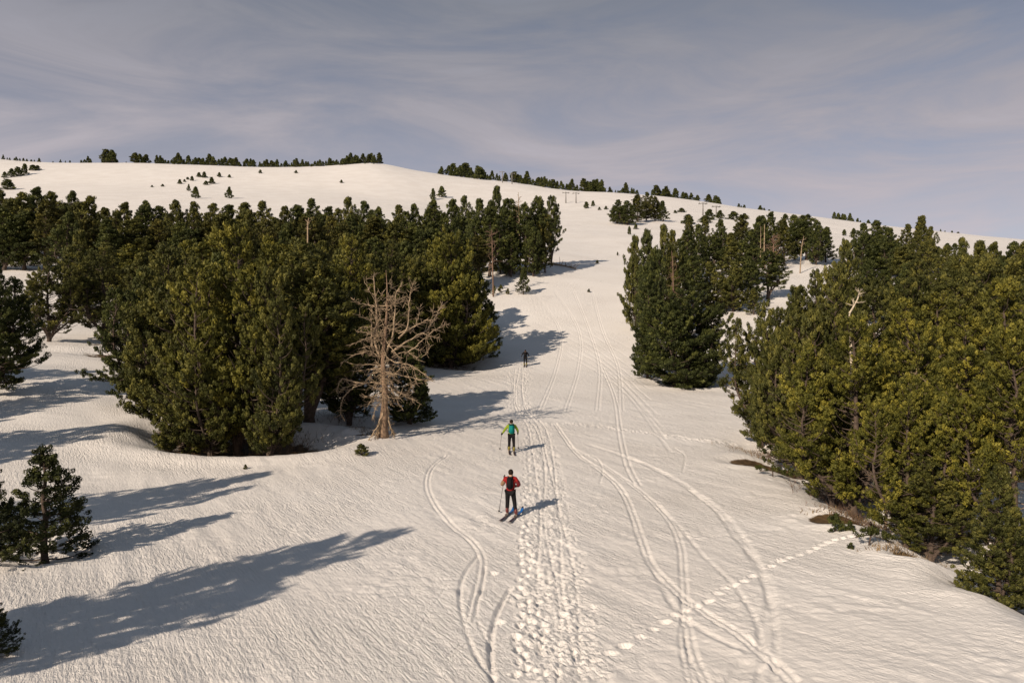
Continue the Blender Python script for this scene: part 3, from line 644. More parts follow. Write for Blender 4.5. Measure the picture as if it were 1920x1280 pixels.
row('pines on the right edge of the piste', 'in the tall group on the right edge of the piste', ['mid', 'midtall', 'mid'],
    [(1192, 96, 440, 60), (1215, 90, 428, 60), (1245, 102, 420, 56), (1262, 108, 430, 50), (1218, 82, 495, 54), (1290, 118, 432, 50)], [DARK, DARK, OLIVE])
row('pines of the middle wood right of the piste', 'in the middle wood right of the piste', ['mid', 'midtall', 'mid', 'midcone'],
    [(1292, 175, 404, 30), (1310, 130, 420, 46), (1322, 180, 404, 26), (1338, 122, 440, 56), (1352, 150, 410, 44), (1372, 118, 436, 54), (1392, 160, 402, 40), (1405, 126, 430, 60), (1424, 150, 404, 40), (1446, 165, 396, 42), (1440, 112, 470, 62), (1470, 150, 410, 44), (1490, 158, 402, 50), (1512, 158, 402, 50), (1530, 150, 412, 48), (1375, 104, 490, 60), (1332, 104, 490, 60), (1300, 100, 480, 54), (1408, 108, 480, 50), (1548, 156, 425, 40)], [DARK, DARK, OLIVE, (.8, .8, .8)])
row('pines of the upper right wood', 'in the upper right wood below the skyline', ['mid', 'midcone', 'mid'],
    [(1618, 150, 418, 52), (1645, 160, 412, 48), (1668, 140, 426, 60), (1700, 150, 420, 50), (1727, 160, 404, 44), (1745, 150, 424, 44), (1640, 118, 456, 76), (1690, 112, 462, 80), (1735, 124, 452, 60), (1625, 96, 486, 84), (1700, 90, 492, 84)], [DARK, DARK, OLIVE])
its = []; x = 1775
while x < 1960:
    its.append((x, random.uniform(96, 120), 446 + random.uniform(-10, 8) + (12 if x < 1800 else 0), random.uniform(52, 76))); its.append((x + 10, random.uniform(70, 80), 476 + random.uniform(-8, 10), random.uniform(70, 90))); x += random.uniform(26, 34)
row('pines along the top of the far right wood', 'along the top of the far right wood', ['mid', 'mid', 'midcone'], its, [DARK, OLIVE, OLIVE])
def rowb(group, place, items):
    for i, (px, base, top, w) in enumerate(sorted(items)):
        loc, h = at_base(px, base, top); tree('far', loc, h, pw(w, loc.y), f'{ordinal(i + 1)} small pine from the left {place}', group, DARK)
rowb('young pines on the upper right snow', 'scattered on the upper right snow below the skyline',
    [(1330, 412, 392, 22), (1350, 410, 394, 16), (1375, 412, 396, 24), (1396, 410, 400, 16), (1278, 398, 390, 14), (1266, 400, 394, 7), (1290, 420, 402, 26), (1322, 418, 404, 24), (1430, 418, 404, 18), (1472, 412, 401, 14), (1760, 478, 462, 14), (1776, 475, 456, 18), (1745, 482, 468, 12), (1790, 470, 456, 16)])
rowb('little pines on the snow bowl', 'dotted over the upper left snow bowl',
    [(337, 345, 336, 9), (346, 341, 336, 6), (352, 337, 332, 6), (360, 339, 330, 8), (373, 332, 323, 10), (383, 333, 322, 11), (386, 347, 339, 9), (397, 345, 332, 13), (354, 358, 345, 7), (411, 332, 323, 8), (430, 333, 327, 6), (367, 372, 350, 14), (430, 372, 350, 14), (285, 351, 347, 5), (305, 350, 345, 7), (488, 325, 318, 7), (555, 325, 319, 6), (640, 343, 337, 6), (9, 334, 322, 9), (22, 332, 316, 14), (34, 330, 313, 16), (46, 327, 307, 12), (62, 320, 309, 16), (70, 319, 310, 12), (15, 356, 336, 24)])
# skyline: photo-x span, base depth span, height px span, number, where
random.seed(5); SMALL = []
for (x0, x1, h0, h1, n, place) in [(2, 75, 4, 8, 11, 'on the skyline at the far left edge'), (92, 140, 4, 6, 4, 'in the low scatter on the left skyline'), (150, 174, 8, 12, 4, 'in the small knot on the left skyline'), (192, 216, 10, 18, 5, 'in the tallest knot on the left skyline'),
      (234, 238, 5, 6, 1, 'standing single between two left skyline knots'), (250, 275, 11, 15, 5, 'in the round-topped knot on the left skyline'), (292, 478, 8, 15, 34, 'in the long left skyline row'), (484, 612, 7, 13, 28, 'on the knoll skyline, left half'), (615, 712, 9, 15, 26, 'on the knoll skyline, right half'),
      (824, 829, 9, 11, 2, 'beginning the middle skyline'), (838, 926, 12, 20, 19, 'in the tall middle skyline row'), (930, 950, 8, 12, 4, 'below the skyline lift pylons'), (962, 1084, 10, 18, 24, 'in the descending middle skyline row'), (1092, 1136, 14, 19, 10, 'in the dense skyline block above the piste'),
      (1140, 1196, 8, 14, 11, 'in the skyline row above the round grove'), (1222, 1270, 10, 20, 8, 'on the skyline right of the round grove'), (1276, 1312, 8, 14, 6, 'on the right skyline before the gap'), (1326, 1352, 8, 13, 6, 'in the right skyline clump above the young pines'), (1384, 1398, 6, 9, 3, 'on the right skyline, little pair'), (1420, 1445, 6, 12, 3, 'on the right skyline, sparse part'),
      (1560, 1632, 8, 15, 10, 'on the right skyline beyond the white patch'), (1760, 1800, 5, 9, 6, 'on the last open bit of right skyline')]:
    its = []
    for i in range(n):
        px = x0 + (x1 - x0) * (i + random.uniform(.2, .8)) / n; Y = random.uniform(520, 556); h = random.uniform(h0, h1) * 1.3
        X = (px - 960) / F * Y; its.append((px, Y, X, float(base_z(X, Y)), h * random.choice((.55, .8, 1, 1, 1.15)), random.uniform(.5, .85), random.uniform(0, 6.28)))
    big = sorted(its, key=lambda q: -q[4])[:max(1, int(n * .30 + .5))]
    SMALL += [q for q in its if q not in big]
    for i, (px, Y, X, z, h, wf, rz) in enumerate(sorted(big)):
        lab = (f'{ordinal(i + 1)} tall pine from the left {place}' if len(big) > 1 else f'tallest dark pine {place}')
        tree('far', Vector((X, Y, z - .2)), h / F * Y, h / F * Y * wf, lab, 'pines along the skyline', random.choice([DARK, (.6, .65, .7)]), rz=rz)
# the lesser trees of the skyline read as one dark fringe
Vs, Fs, Ts, nv = [], [], [], 0
for k, (px, Y, X, z, h, wf, rz) in enumerate(SMALL):
    p = PROTO['far'][k % 4]; mm = p[1]; v = np.empty(len(mm.vertices) * 3, np.float32); mm.vertices.foreach_get('co', v); v = v.reshape(-1, 3)
    t_ = np.empty(len(v), np.float32); mm.attributes['tint'].data.foreach_get('value', t_)
    hh = h / F * Y; sx = hh * wf / p[3]; c_, s_ = math.cos(rz), math.sin(rz)
    Vs.append(np.stack([(v[:, 0] * c_ - v[:, 1] * s_) * sx + X, (v[:, 0] * s_ + v[:, 1] * c_) * sx + Y, v[:, 2] * hh / p[2] + z - .2], 1)); Fs.append(np.arange(len(v)).reshape(-1, 3) + nv); Ts.append(t_); nv += len(v)
fr = link(bpy.data.objects.new('distant_pines', np_mesh('distant_pines', np.concatenate(Vs), np.concatenate(Fs), M['needles'], False, {'tint': np.concatenate(Ts)})))
fr.color = DARK + (1,); tag(fr, 'dark fringe of distant low pines along the whole skyline', 'trees', kind='stuff')
#@@DEAD
# ------------------------------------------------------------------ the dead tree in the foreground
DT = hit(716, 817); DY = DT[1]; dsc = DY / F
dead = empty('dead_tree', (DT[0], DT[1], DT[2] - .05)); tag(dead, 'bare weathered dead tree with tangled branches standing before the left forest', 'dead tree')
def dt(cx, cy, dep=0.):
    px = 620 + cx / 3.764; py = 500 + cy / 3.764
    return np.array([(px - 716) * dsc, dep, (817 - py) * dsc + .05])
rnd = random.Random(4)
trunk_pts = spline([dt(365, 1215), dt(376, 1040), dt(384, 900), dt(376, 760), dt(368, 650, .05), dt(384, 450, .1), dt(396, 300, .05), dt(398, 150), dt(390, 25)], 40)
tr_r = np.interp(np.linspace(0, 1, 40), [0, .06, .15, .3, .5, .75, 1], [.40, .26, .20, .17, .12, .06, .012])
MB().tube(trunk_pts, tr_r, 10).build('trunk', M['oldbark'], dead)
BR = [([(345, 640), (305, 520), (320, 400), (312, 250), (300, 120), (297, 35)], .085), ([(300, 610), (290, 480), (296, 380), (294, 300)], .05), ([(395, 600), (440, 480), (460, 330), (465, 210), (515, 120)], .07),
 ([(480, 505), (545, 430), (560, 300), (575, 190), (600, 130)], .055), ([(430, 600), (520, 540), (640, 470), (700, 390), (740, 300), (765, 228)], .06), ([(560, 470), (600, 400), (630, 265)], .035), ([(480, 470), (600, 420), (690, 380), (722, 392)], .035),
 ([(560, 520), (640, 470), (700, 490), (772, 505)], .035), ([(520, 620), (600, 560), (680, 480), (760, 420), (820, 395)], .04), ([(395, 530), (450, 590), (505, 640)], .035), ([(400, 560), (480, 560), (600, 580), (662, 612)], .04),
 ([(372, 620), (450, 670), (560, 690), (640, 725), (742, 785)], .05), ([(400, 780), (440, 760), (520, 710), (600, 700)], .035), ([(395, 790), (420, 800), (450, 870), (510, 900), (580, 985)], .045), ([(400, 800), (430, 860), (470, 940), (525, 1012)], .04),
 ([(410, 850), (470, 880), (560, 930), (640, 975)], .04), ([(400, 860), (415, 900), (452, 990)], .03), ([(420, 750), (520, 770), (610, 790), (740, 810)], .035), ([(360, 830), (300, 815), (200, 820), (95, 790), (65, 830), (53, 885)], .06),
 ([(240, 820), (190, 825), (110, 850), (58, 890)], .035), ([(240, 822), (170, 850), (120, 900), (100, 980), (115, 1052)], .045), ([(365, 860), (310, 850), (250, 832)], .03), ([(365, 715), (320, 720), (240, 730), (145, 737)], .045),
 ([(355, 705), (300, 690), (210, 690), (150, 680)], .035), ([(340, 640), (290, 600), (190, 620), (105, 682)], .045), ([(330, 590), (290, 560), (215, 582)], .03), ([(320, 500), (300, 490), (230, 520), (155, 550)], .035), ([(320, 480), (280, 470), (170, 452)], .03),
 ([(315, 440), (270, 425), (190, 430)], .025), ([(315, 400), (280, 380), (222, 342)], .025), ([(312, 285), (280, 270), (220, 262), (165, 225)], .03), ([(306, 200), (280, 180), (256, 140), (250, 78)], .022), ([(365, 745), (320, 742), (288, 765), (284, 810)], .03),
 ([(370, 760), (350, 780), (362, 830)], .028), ([(390, 760), (440, 775), (490, 830)], .03), ([(372, 900), (340, 905), (290, 950), (265, 1000)], .03), ([(470, 360), (510, 335), (545, 345)], .02), ([(385, 430), (350, 360), (330, 330)], .025),
 ([(395, 300), (430, 260), (440, 220)], .02), ([(395, 200), (420, 150), (418, 55)], .022), ([(398, 420), (470, 405), (520, 420), (560, 440)], .028), ([(465, 260), (500, 250), (530, 228)], .016), ([(575, 240), (540, 250), (525, 280)], .014), ([(700, 400), (720, 330), (700, 300)], .015),
 ([(640, 640), (690, 600), (715, 545)], .02), ([(430, 640), (520, 600), (600, 625), (640, 660)], .03), ([(560, 690), (600, 760), (610, 830)], .025), ([(370, 560), (330, 470), (345, 350)], .03), ([(520, 710), (560, 790), (580, 860)], .02)]
for (x0, dx) in [(385, -100), (375, -60), (372, -30), (385, 15), (395, 45), (380, -80), (392, 62)]:                 # old roots clasping the foot of the trunk
    BR.append(([(x0, 1000 + rnd.uniform(-30, 40)), (x0 + dx * .4, 1110), (x0 + dx, 1212)], .07))
allb = []
for (pts, r) in BR:
    dep = rnd.uniform(-1, 1); n = len(pts); root = rnd.uniform(-.05, .05)
    q = [dt(cx, cy, root + dep * (i / max(1, n - 1)) * (abs(cx - pts[0][0]) + 60) / 3.764 * dsc * .9) for i, (cx, cy) in enumerate(pts)]
    allb.append((spline(q, 6 + 3 * n), r))
for k in range(80):                                                          # boughs towards and away from the viewer
    t = rnd.uniform(.22, .85); p = trunk_pts[int(t * 39)]; a = rnd.choice((-1, 1)) * 1.57 + rnd.gauss(0, .7); L = rnd.uniform(.7, 2.1) * (1.1 - t * .6); e = -.7 + 1.0 * t + rnd.gauss(0, .2)
    q = [p]
    for i in range(4): q.append(q[-1] + np.array([math.cos(a) * math.cos(e), math.sin(a) * math.cos(e), math.sin(e)]) * L / 4); a += rnd.gauss(0, .25); e += rnd.gauss(.08, .3)
    allb.append((spline(q, 12), .027))
for (q, r) in allb:
    m = MB(); n = len(q); jit = np.array([[rnd.gauss(0, .018) for _ in range(3)] for _ in range(n)]); jit[0] = 0; q = q + jit
    m.tube(q, r * (1 - .74 * np.linspace(0, 1, n)), 6)
    L = np.linalg.norm(np.diff(q, axis=0), axis=1).sum()
    for k in range(int(L * 10)):                                            # twigs
        i = rnd.randrange(n // 3, n - 1); d = q[i + 1] - q[i]; d = d / (np.linalg.norm(d) + 1e-9) + np.array([rnd.gauss(0, .8), rnd.gauss(0, .8), rnd.gauss(-.25, .7)]); d /= np.linalg.norm(d)
        l = rnd.uniform(.12, .5); p1 = q[i] + d * l * .5 + np.array([rnd.gauss(0, .03), rnd.gauss(0, .03), .02]); p2 = p1 + (d + np.array([rnd.gauss(0, .3), rnd.gauss(0, .3), rnd.gauss(.1, .3)])) * l * .5
        m.tube([q[i], p1, p2], [.015, .011, .006], 4, False)
    m.build('branch', M['deadwood'], dead)

# other dead wood -----------------------------------------------------------
def bare_tree(name, loc, pts, r0, nbr, blen, label, mtl, seed, cat='dead tree', t0=.3, group=None, upw=.2):
    rr = random.Random(seed); e = empty(name, loc); tag(e, label, cat, group)
    q = spline(pts, 22); MB().tube(q, np.linspace(r0, r0 * .22, 22), 7).build('trunk', mtl, e)
    for k in range(nbr):
        t = rr.uniform(t0, .98); p = q[int(t * 21)]; a = rr.uniform(0, 6.28); L = blen * rr.uniform(.4, 1.1) * (1.15 - .6 * t); ee = rr.gauss(upw, .35); w = [p]
        for i in range(4): w.append(w[-1] + np.array([math.cos(a) * math.cos(ee), math.sin(a) * math.cos(ee), math.sin(ee)]) * L / 4); a += rr.gauss(0, .3); ee += rr.gauss(.1, .25)
        m = MB().tube(spline(w, 9), np.linspace(r0 * .3, r0 * .08, 9), 5)
        for j in range(3):
            i = rr.randrange(1, 4); d = np.array([rr.gauss(0, 1), rr.gauss(0, 1), rr.gauss(.2, .6)]); d /= np.linalg.norm(d); m.tube([w[i], w[i] + d * L * .18, w[i] + d * L * .3 + np.array([0, 0, .04])], [r0 * .12, r0 * .09, r0 * .04], 4, False)
        m.build('branch', mtl, e)
    return e
def up_to(px, Y, rows):
    """polyline of a leaning stem given by photo points at depth Y, from the ground"""
    X = (px - 960) / F * Y; z = float(base_z(X, Y)) - .1
    return (X, Y, z), [(0, 0, 0)] + [((a - px) / F * Y, .15 * i, (640 - b) / F * Y - z) for i, (a, b) in enumerate(rows)]
l_, p_ = up_to(1600, 30.2, [(1598, 760), (1598, 625), (1598, 592), (1608, 577), (1622, 556), (1626, 541)])
bare_tree('dead_snag', l_, p_, .075, 9, .95, 'pale crooked snag sticking out above the yellowish right-hand pines', M['palewood'], 5, t0=.72)
l_, p_ = up_to(1425, 146, [(1426, 470), (1427, 424)]); bare_tree('dead_snag', l_, p_, .13, 2, 1, 'left one of two pale dead poles in the middle wood', M['deadwood'], 6)
l_, p_ = up_to(1434, 143, [(1433, 470), (1434, 420)]); bare_tree('dead_snag', l_, p_, .20, 5, 1.5, 'right, thicker one of two pale dead poles in the middle wood', M['deadwood'], 7)
l_, p_ = up_to(1448, 140, [(1450, 470), (1452, 438)]); bare_tree('dead_tree', l_, p_, .2, 46, 3.2, 'reddish twiggy dead crown right of the pale poles', M['twig'], 8, t0=.15)
l_, p_ = up_to(1500, 140, [(1503, 465), (1508, 442)]); bare_tree('dead_snag', l_, p_, .13, 14, 1.4, 'leaning grey snag before the dark pines right of the pale poles', M['deadwood'], 9)
l_, p_ = up_to(577, 96, [(577, 440), (578, 408)]); bare_tree('dead_snag', l_, p_, .16, 14, 1.0, 'thin pale dead stem inside the left forest', M['deadwood'], 10, t0=.5)
l_, p_ = up_to(976, 128, [(974, 430), (972, 360)]); bare_tree('dead_tree', l_, p_, .16, 40, 1.6, 'pale bare-crowned tree in the group closing the left forest', M['deadwood'], 12, t0=.45)
l_, p_ = up_to(925, 110, [(923, 470), (922, 430)]); bare_tree('dead_tree', l_, p_, .12, 34, 2.2, 'low reddish bare tree under the piste-side group', M['twig'], 13, t0=.3)
l_, p_ = up_to(1262, 86, [(1262, 520), (1260, 470)]); bare_tree('dead_tree', l_, p_, .1, 30, 1.6, 'reddish bare crown among the tall piste-edge pines', M['twig'], 14, t0=.3)
for (px, Y, top, L, sd, lab) in [(1788, 25.0, 735, 1.3, 15, 'pale bare stem rising left of the open edge pine'), (1850, 24.5, 760, 1.4, 16, 'pale bare stem with thin boughs near the right edge'), (1895, 24.0, 720, 1.4, 17, 'bare brown stem at the right edge among the pines'), (1660, 27.5, 800, 1.0, 18, 'bare stem among the front right pines'), (1720, 29.0, 690, 1.2, 19, 'bare stem in the gap of the right wood')]:
    l_, p_ = up_to(px, Y, [(px + 6, (top + 900) / 2), (px + 2, top)]); bare_tree('dead_tree', l_, p_, .065, 26, L, lab, M['deadwood'], sd, t0=.15)
lz = hit(1916, 1108); e = empty('fallen_branch', tuple(lz)); tag(e, 'bleached forked branch jutting in from the right edge over the snow', 'branch')
s_ = lz[1] / F
for (pts, r) in [([(60, -20), (20, 60), (-10, 105), (-66, 100)], .035), ([(-10, 104), (-14, 60), (-30, 35)], .02), ([(10, 75), (-20, 62), (-40, 70)], .016), ([(-20, 105), (-30, 118), (-50, 112)], .014), ([(30, 40), (0, 20), (-12, -10)], .02)]:
    MB().tube(spline([(a * s_, -.25 + .1 * i, b * s_ + .05) for i, (a, b) in enumerate(pts)], 14), np.linspace(r, r * .35, 14), 6).build('branch', M['palewood'], e)
# fallen log on the piste
a = hit(1036, 497); b = hit(1080, 506); e = empty('fallen_log', tuple(a)); tag(e, 'grey fallen log with stubs of branches lying on the piste', 'log')
rl = random.Random(3); ax = b - a; q = spline([(0, 0, .25), tuple(ax * .5 + np.array([0, 0, .3])), tuple(ax + np.array([0, 0, .2]))], 14)
MB().tube(q, np.linspace(.2, .1, 14), 8).build('trunk', M['deadwood'], e)
for k in range(16):
    p = q[rl.randrange(1, 13)]; d = np.array([rl.gauss(.3, .7), rl.gauss(-.2, .6), rl.uniform(-.1, .8)]); L = rl.uniform(.5, 1.3)
    MB().tube([p, p + d * L * .5, p + d * L + np.array([0, 0, .1])], [.07, .05, .025], 5).build('branch', M['deadwood'], e)
MB().tube([q[4], q[4] + np.array([.05, 0, .8]), q[4] + np.array([.0, 0, 1.5])], [.05, .04, .02], 5).build('branch', M['deadwood'], e)
# twiggy bushes and dry grass
def bush(px, py, rx, ry, h, n, label, seed, mtl=None):
    rr = random.Random(seed); c = hit(px, py); e = empty('twig_bush', tuple(c)); tag(e, label, 'bush'); m = MB()
    for k in range(n):
        x, y = rr.gauss(0, rx), rr.gauss(0, ry); z = float(base_z(c[0] + x, c[1] + y)) - c[2]; a = rr.uniform(0, 6.28); L = h * rr.uniform(.5, 1.2); sp = rr.uniform(.2, 1.3); p = np.array([x, y, z - .03])
        d = np.array([math.cos(a) * sp, math.sin(a) * sp, 1.]); d /= np.linalg.norm(d); p1 = p + d * L * .5; p2 = p1 + (d + np.array([rr.gauss(0, .4), rr.gauss(0, .4), rr.gauss(-.1, .3)])) * L * .5
        m.tube([p, p1, p2], [.011, .008, .004], 3, False)
        for j in range(2):
            dd = d + np.array([rr.gauss(0, .6), rr.gauss(0, .6), rr.gauss(0, .4)]); m.tube([p1, p1 + dd * L * .35], [.006, .003], 3, False)
    o = m.build('twig_mass', mtl or M['twig'], e); o['kind'] = 'stuff'
bush(1570, 948, .75, .5, .75, 240, 'reddish bare twiggy bush beside the right-hand wood', 1)
bush(1480, 850, 1.1, .4, .5, 160, 'low brown brushwood on the bare patch under the front right pines', 2)
bush(1605, 975, .6, .3, .35, 120, 'flattened brown twigs on the bare strip below the twiggy bush', 3)
bush(470, 838, 2.2, .8, .7, 160, 'dry brushwood in the hollow under the left clump', 4)
bush(640, 785, 1.2, .5, .6, 90, 'thin bare brushwood by the dark pine left of the dead tree', 5)
g = MB(); rr = random.Random(9)
for (px, py, rx, ry) in [(1435, 852, 1.2, .4), (1490, 862, 1.0, .3), (1600, 972, .8, .25), (1735, 1036, .45, .22), (1690, 1040, .5, .15), (440, 845, 2.2, .5), (540, 835, 1.0, .4), (690, 812, .4, .2)]:
    c = hit(px, py)
    for k in range(420):
        x, y = c[0] + rr.gauss(0, rx), c[1] + rr.gauss(0, ry); z = float(base_z(x, y)) if k % 6 == 0 else z0 + rr.gauss(0, .01)
        if k % 6 == 0: z0 = z
        else: x, y = x0 + rr.gauss(0, .12), y0 + rr.gauss(0, .1)
        x0, y0 = (x, y) if k % 6 == 0 else (x0, y0)
        a = rr.uniform(0, 6.28); L = rr.uniform(.08, .22); b = rr.uniform(.3, 1.4); w = .012
        p = np.array([x, y, z - .02]); d = np.array([math.cos(a) * b, math.sin(a) * b, 1.]) * L; s = np.array([-math.sin(a), math.cos(a), 0]) * w
        g.add([p - s, p + s, p + d], [(0, 1, 2)])
go = g.build('dry_grass', M['grass'], None, False); tag(go, 'matted dry brown grass on the bare patches under the trees', 'grass', kind='stuff')
# low green boughs lying on the snow
def bough(px, py, L, label, seed, ang):
    c = hit(px, py); e = empty('pine_bough', tuple(c), ang); tag(e, label, 'branch'); rr = random.Random(seed); rg = np.random.default_rng(seed)
    q = spline([(-L / 2, 0, .25), (-.1 * L, .05, .28), (.2 * L, -.05, .16), (L / 2, 0, .04)], 10); m = MB().tube(q, np.linspace(.02, .012, 10), 5)
    P, D, S = [], [], []
    for k in range(46):
        p = q[rr.randrange(10)] + np.array([rr.gauss(0, .06), rr.gauss(0, .13), rr.uniform(0, .14)]); P.append(p); D.append([rr.gauss(0, .5), rr.gauss(0, .5), 1.]); S.append(rr.uniform(.7, 1.1))
    m.tube([(-.1 * L, 0, .28), (-.1 * L, .1, -.1)], [.03, .03], 5); m.build('stem', M['bark'], e)
    c = link(bpy.data.objects.new('crown', foliage('crown', P, D, S, rg, 12, .2, .08, .05, M['needles'])), e); c.color = (.7, .75, .7, 1)
bough(1455, 895, 1.45, 'creeping green pine bough lying on the snow before the right wood', 1, R(-25))
bough(1640, 1020, 1.3, 'dark pine bough resting on the snow left of the small brown hollow', 2, R(10))

# ------------------------------------------------------------------ ski-lift pylons
def pylon(px, base, top, label):
    c = hit(px, base) if base else None; h = (base - top) / F * c[1]
    e = empty('lift_pylon', (c[0], c[1], c[2] - .2), R(8)); tag(e, label, 'pylon', 'ski lift pylons on the upper slope')
    MB().tube([(0, 0, 0), (0, 0, h * .6), (0, 0, h)], [.34, .28, .22], 10).build('mast', M['steel'], e)
    MB().tube([(-1.7, 0, h * .93), (0, 0, h), (1.7, 0, h * .93)], [.15, .2, .15], 6).build('crossarm', M['steel'], e)
    for s in (-1, 1):
        MB().tube([(s * 1.7, -1.1, h * .93), (s * 1.7, 1.1, h * .95)], [.16, .16], 6).build('roller_beam', M['steel'], e)
        MB().tube([(s * 1.7 - .12, 0, h * .93 + .3), (s * 1.7 + .12, 0, h * .93 + .3)], [.35, .35], 12).build('wheel', M['steel'], e)
pylon(1061, 381, 360, 'left one of two lift pylons standing on the upper piste')
pylon(1080, 381, 361, 'right one of two lift pylons standing on the upper piste')
pylon(942, 342.5, 321, 'left one of two lift pylons on the middle skyline')
pylon(960, 345, 324, 'right one of two lift pylons on the middle skyline')
pylon(1318, 404, 380, 'left lift pylon among the young pines on the upper right snow')
pylon(1343, 406, 386, 'right lift pylon among the young pines on the upper right snow')
#@@PEOPLE
# ------------------------------------------------------------------ skiers
M['skin'] = plain('skin', (.42, .24, .16), .5, .05)
M['hair'] = plain('dark_hair', (.02, .014, .01), .6, .2)
M['black_cloth'] = plain('black_trousers', (.012, .011, .012), .75, .2, 12, .3)
M['red_cloth'] = plain('red_cloth', (.24, .016, .015), .65, .15, 14, .3)
M['dark_red'] = plain('dark_red_cloth', (.11, .014, .016), .7, .15, 14, .3)
M['tan_cloth'] = plain('tan_cloth', (.22, .14, .085), .7, .15, 14, .3)
M['lime_cloth'] = plain('lime_cloth', (.21, .27, .02), .65, .12, 14, .3)
M['teal_cloth'] = plain('teal_cloth', (.006, .17, .16), .55, .15, 14, .3)
M['boot_dark'] = plain('boot_dark_red', (.12, .02, .018), .4, .2)
M['boot_yellow'] = plain('boot_yellow', (.20, .17, .03), .6, .2)
M['glove'] = plain('black_glove', (.018, .015, .014), .6, .2)
M['ski_dark'] = plain('ski_dark', (.03, .012, .022), .35, .3, 8)
M['ski_blue'] = plain('ski_blue', (.012, .11, .36), .3, .2, 8)
M['pole_metal'] = plain('pole_metal', (.10, .08, .075), .35, .2, 8, 0, .5)
M['grey_sole'] = plain('grey_sole', (.3, .27, .24), .6, .2)
for k_ in ('black_cloth', 'red_cloth', 'dark_red', 'tan_cloth', 'lime_cloth', 'teal_cloth', 'glove', 'hair'): M[k_].node_tree.nodes['Principled BSDF'].inputs['Specular IOR Level'].default_value = .08
def skin_obj(name, verts, edges, radii, mtl, parent, root=0, sub=2):
    """continuous body grown over a jointed skeleton"""
    me = bpy.data.meshes.new(name); me.from_pydata([tuple(v) for v in verts], edges, [])
    o = bpy.data.objects.new(name, me); COL.objects.link(o)
    md = o.modifiers.new('Skin', 'SKIN'); md.use_smooth_shade = True
    for i, r in enumerate(radii):
        sv = me.skin_vertices[0].data[i]; sv.radius = (r if isinstance(r, tuple) else (r, r)); sv.use_root = (i == root)
    ms = o.modifiers.new('Sub', 'SUBSURF'); ms.levels = sub; ms.render_levels = sub
    dg = bpy.context.evaluated_depsgraph_get(); nm = bpy.data.meshes.new_from_object(o.evaluated_get(dg)); nm.name = name
    bpy.data.objects.remove(o); nm.materials.clear(); nm.materials.append(mtl)
    nm.polygons.foreach_set('use_smooth', [True] * len(nm.polygons))
    return link(bpy.data.objects.new(name, nm), parent)
def chain(pts, rads, start=0): return pts, [(start + i, start + i + 1) for i in range(len(pts) - 1)], rads
V3 = lambda *a: np.array(a, float)
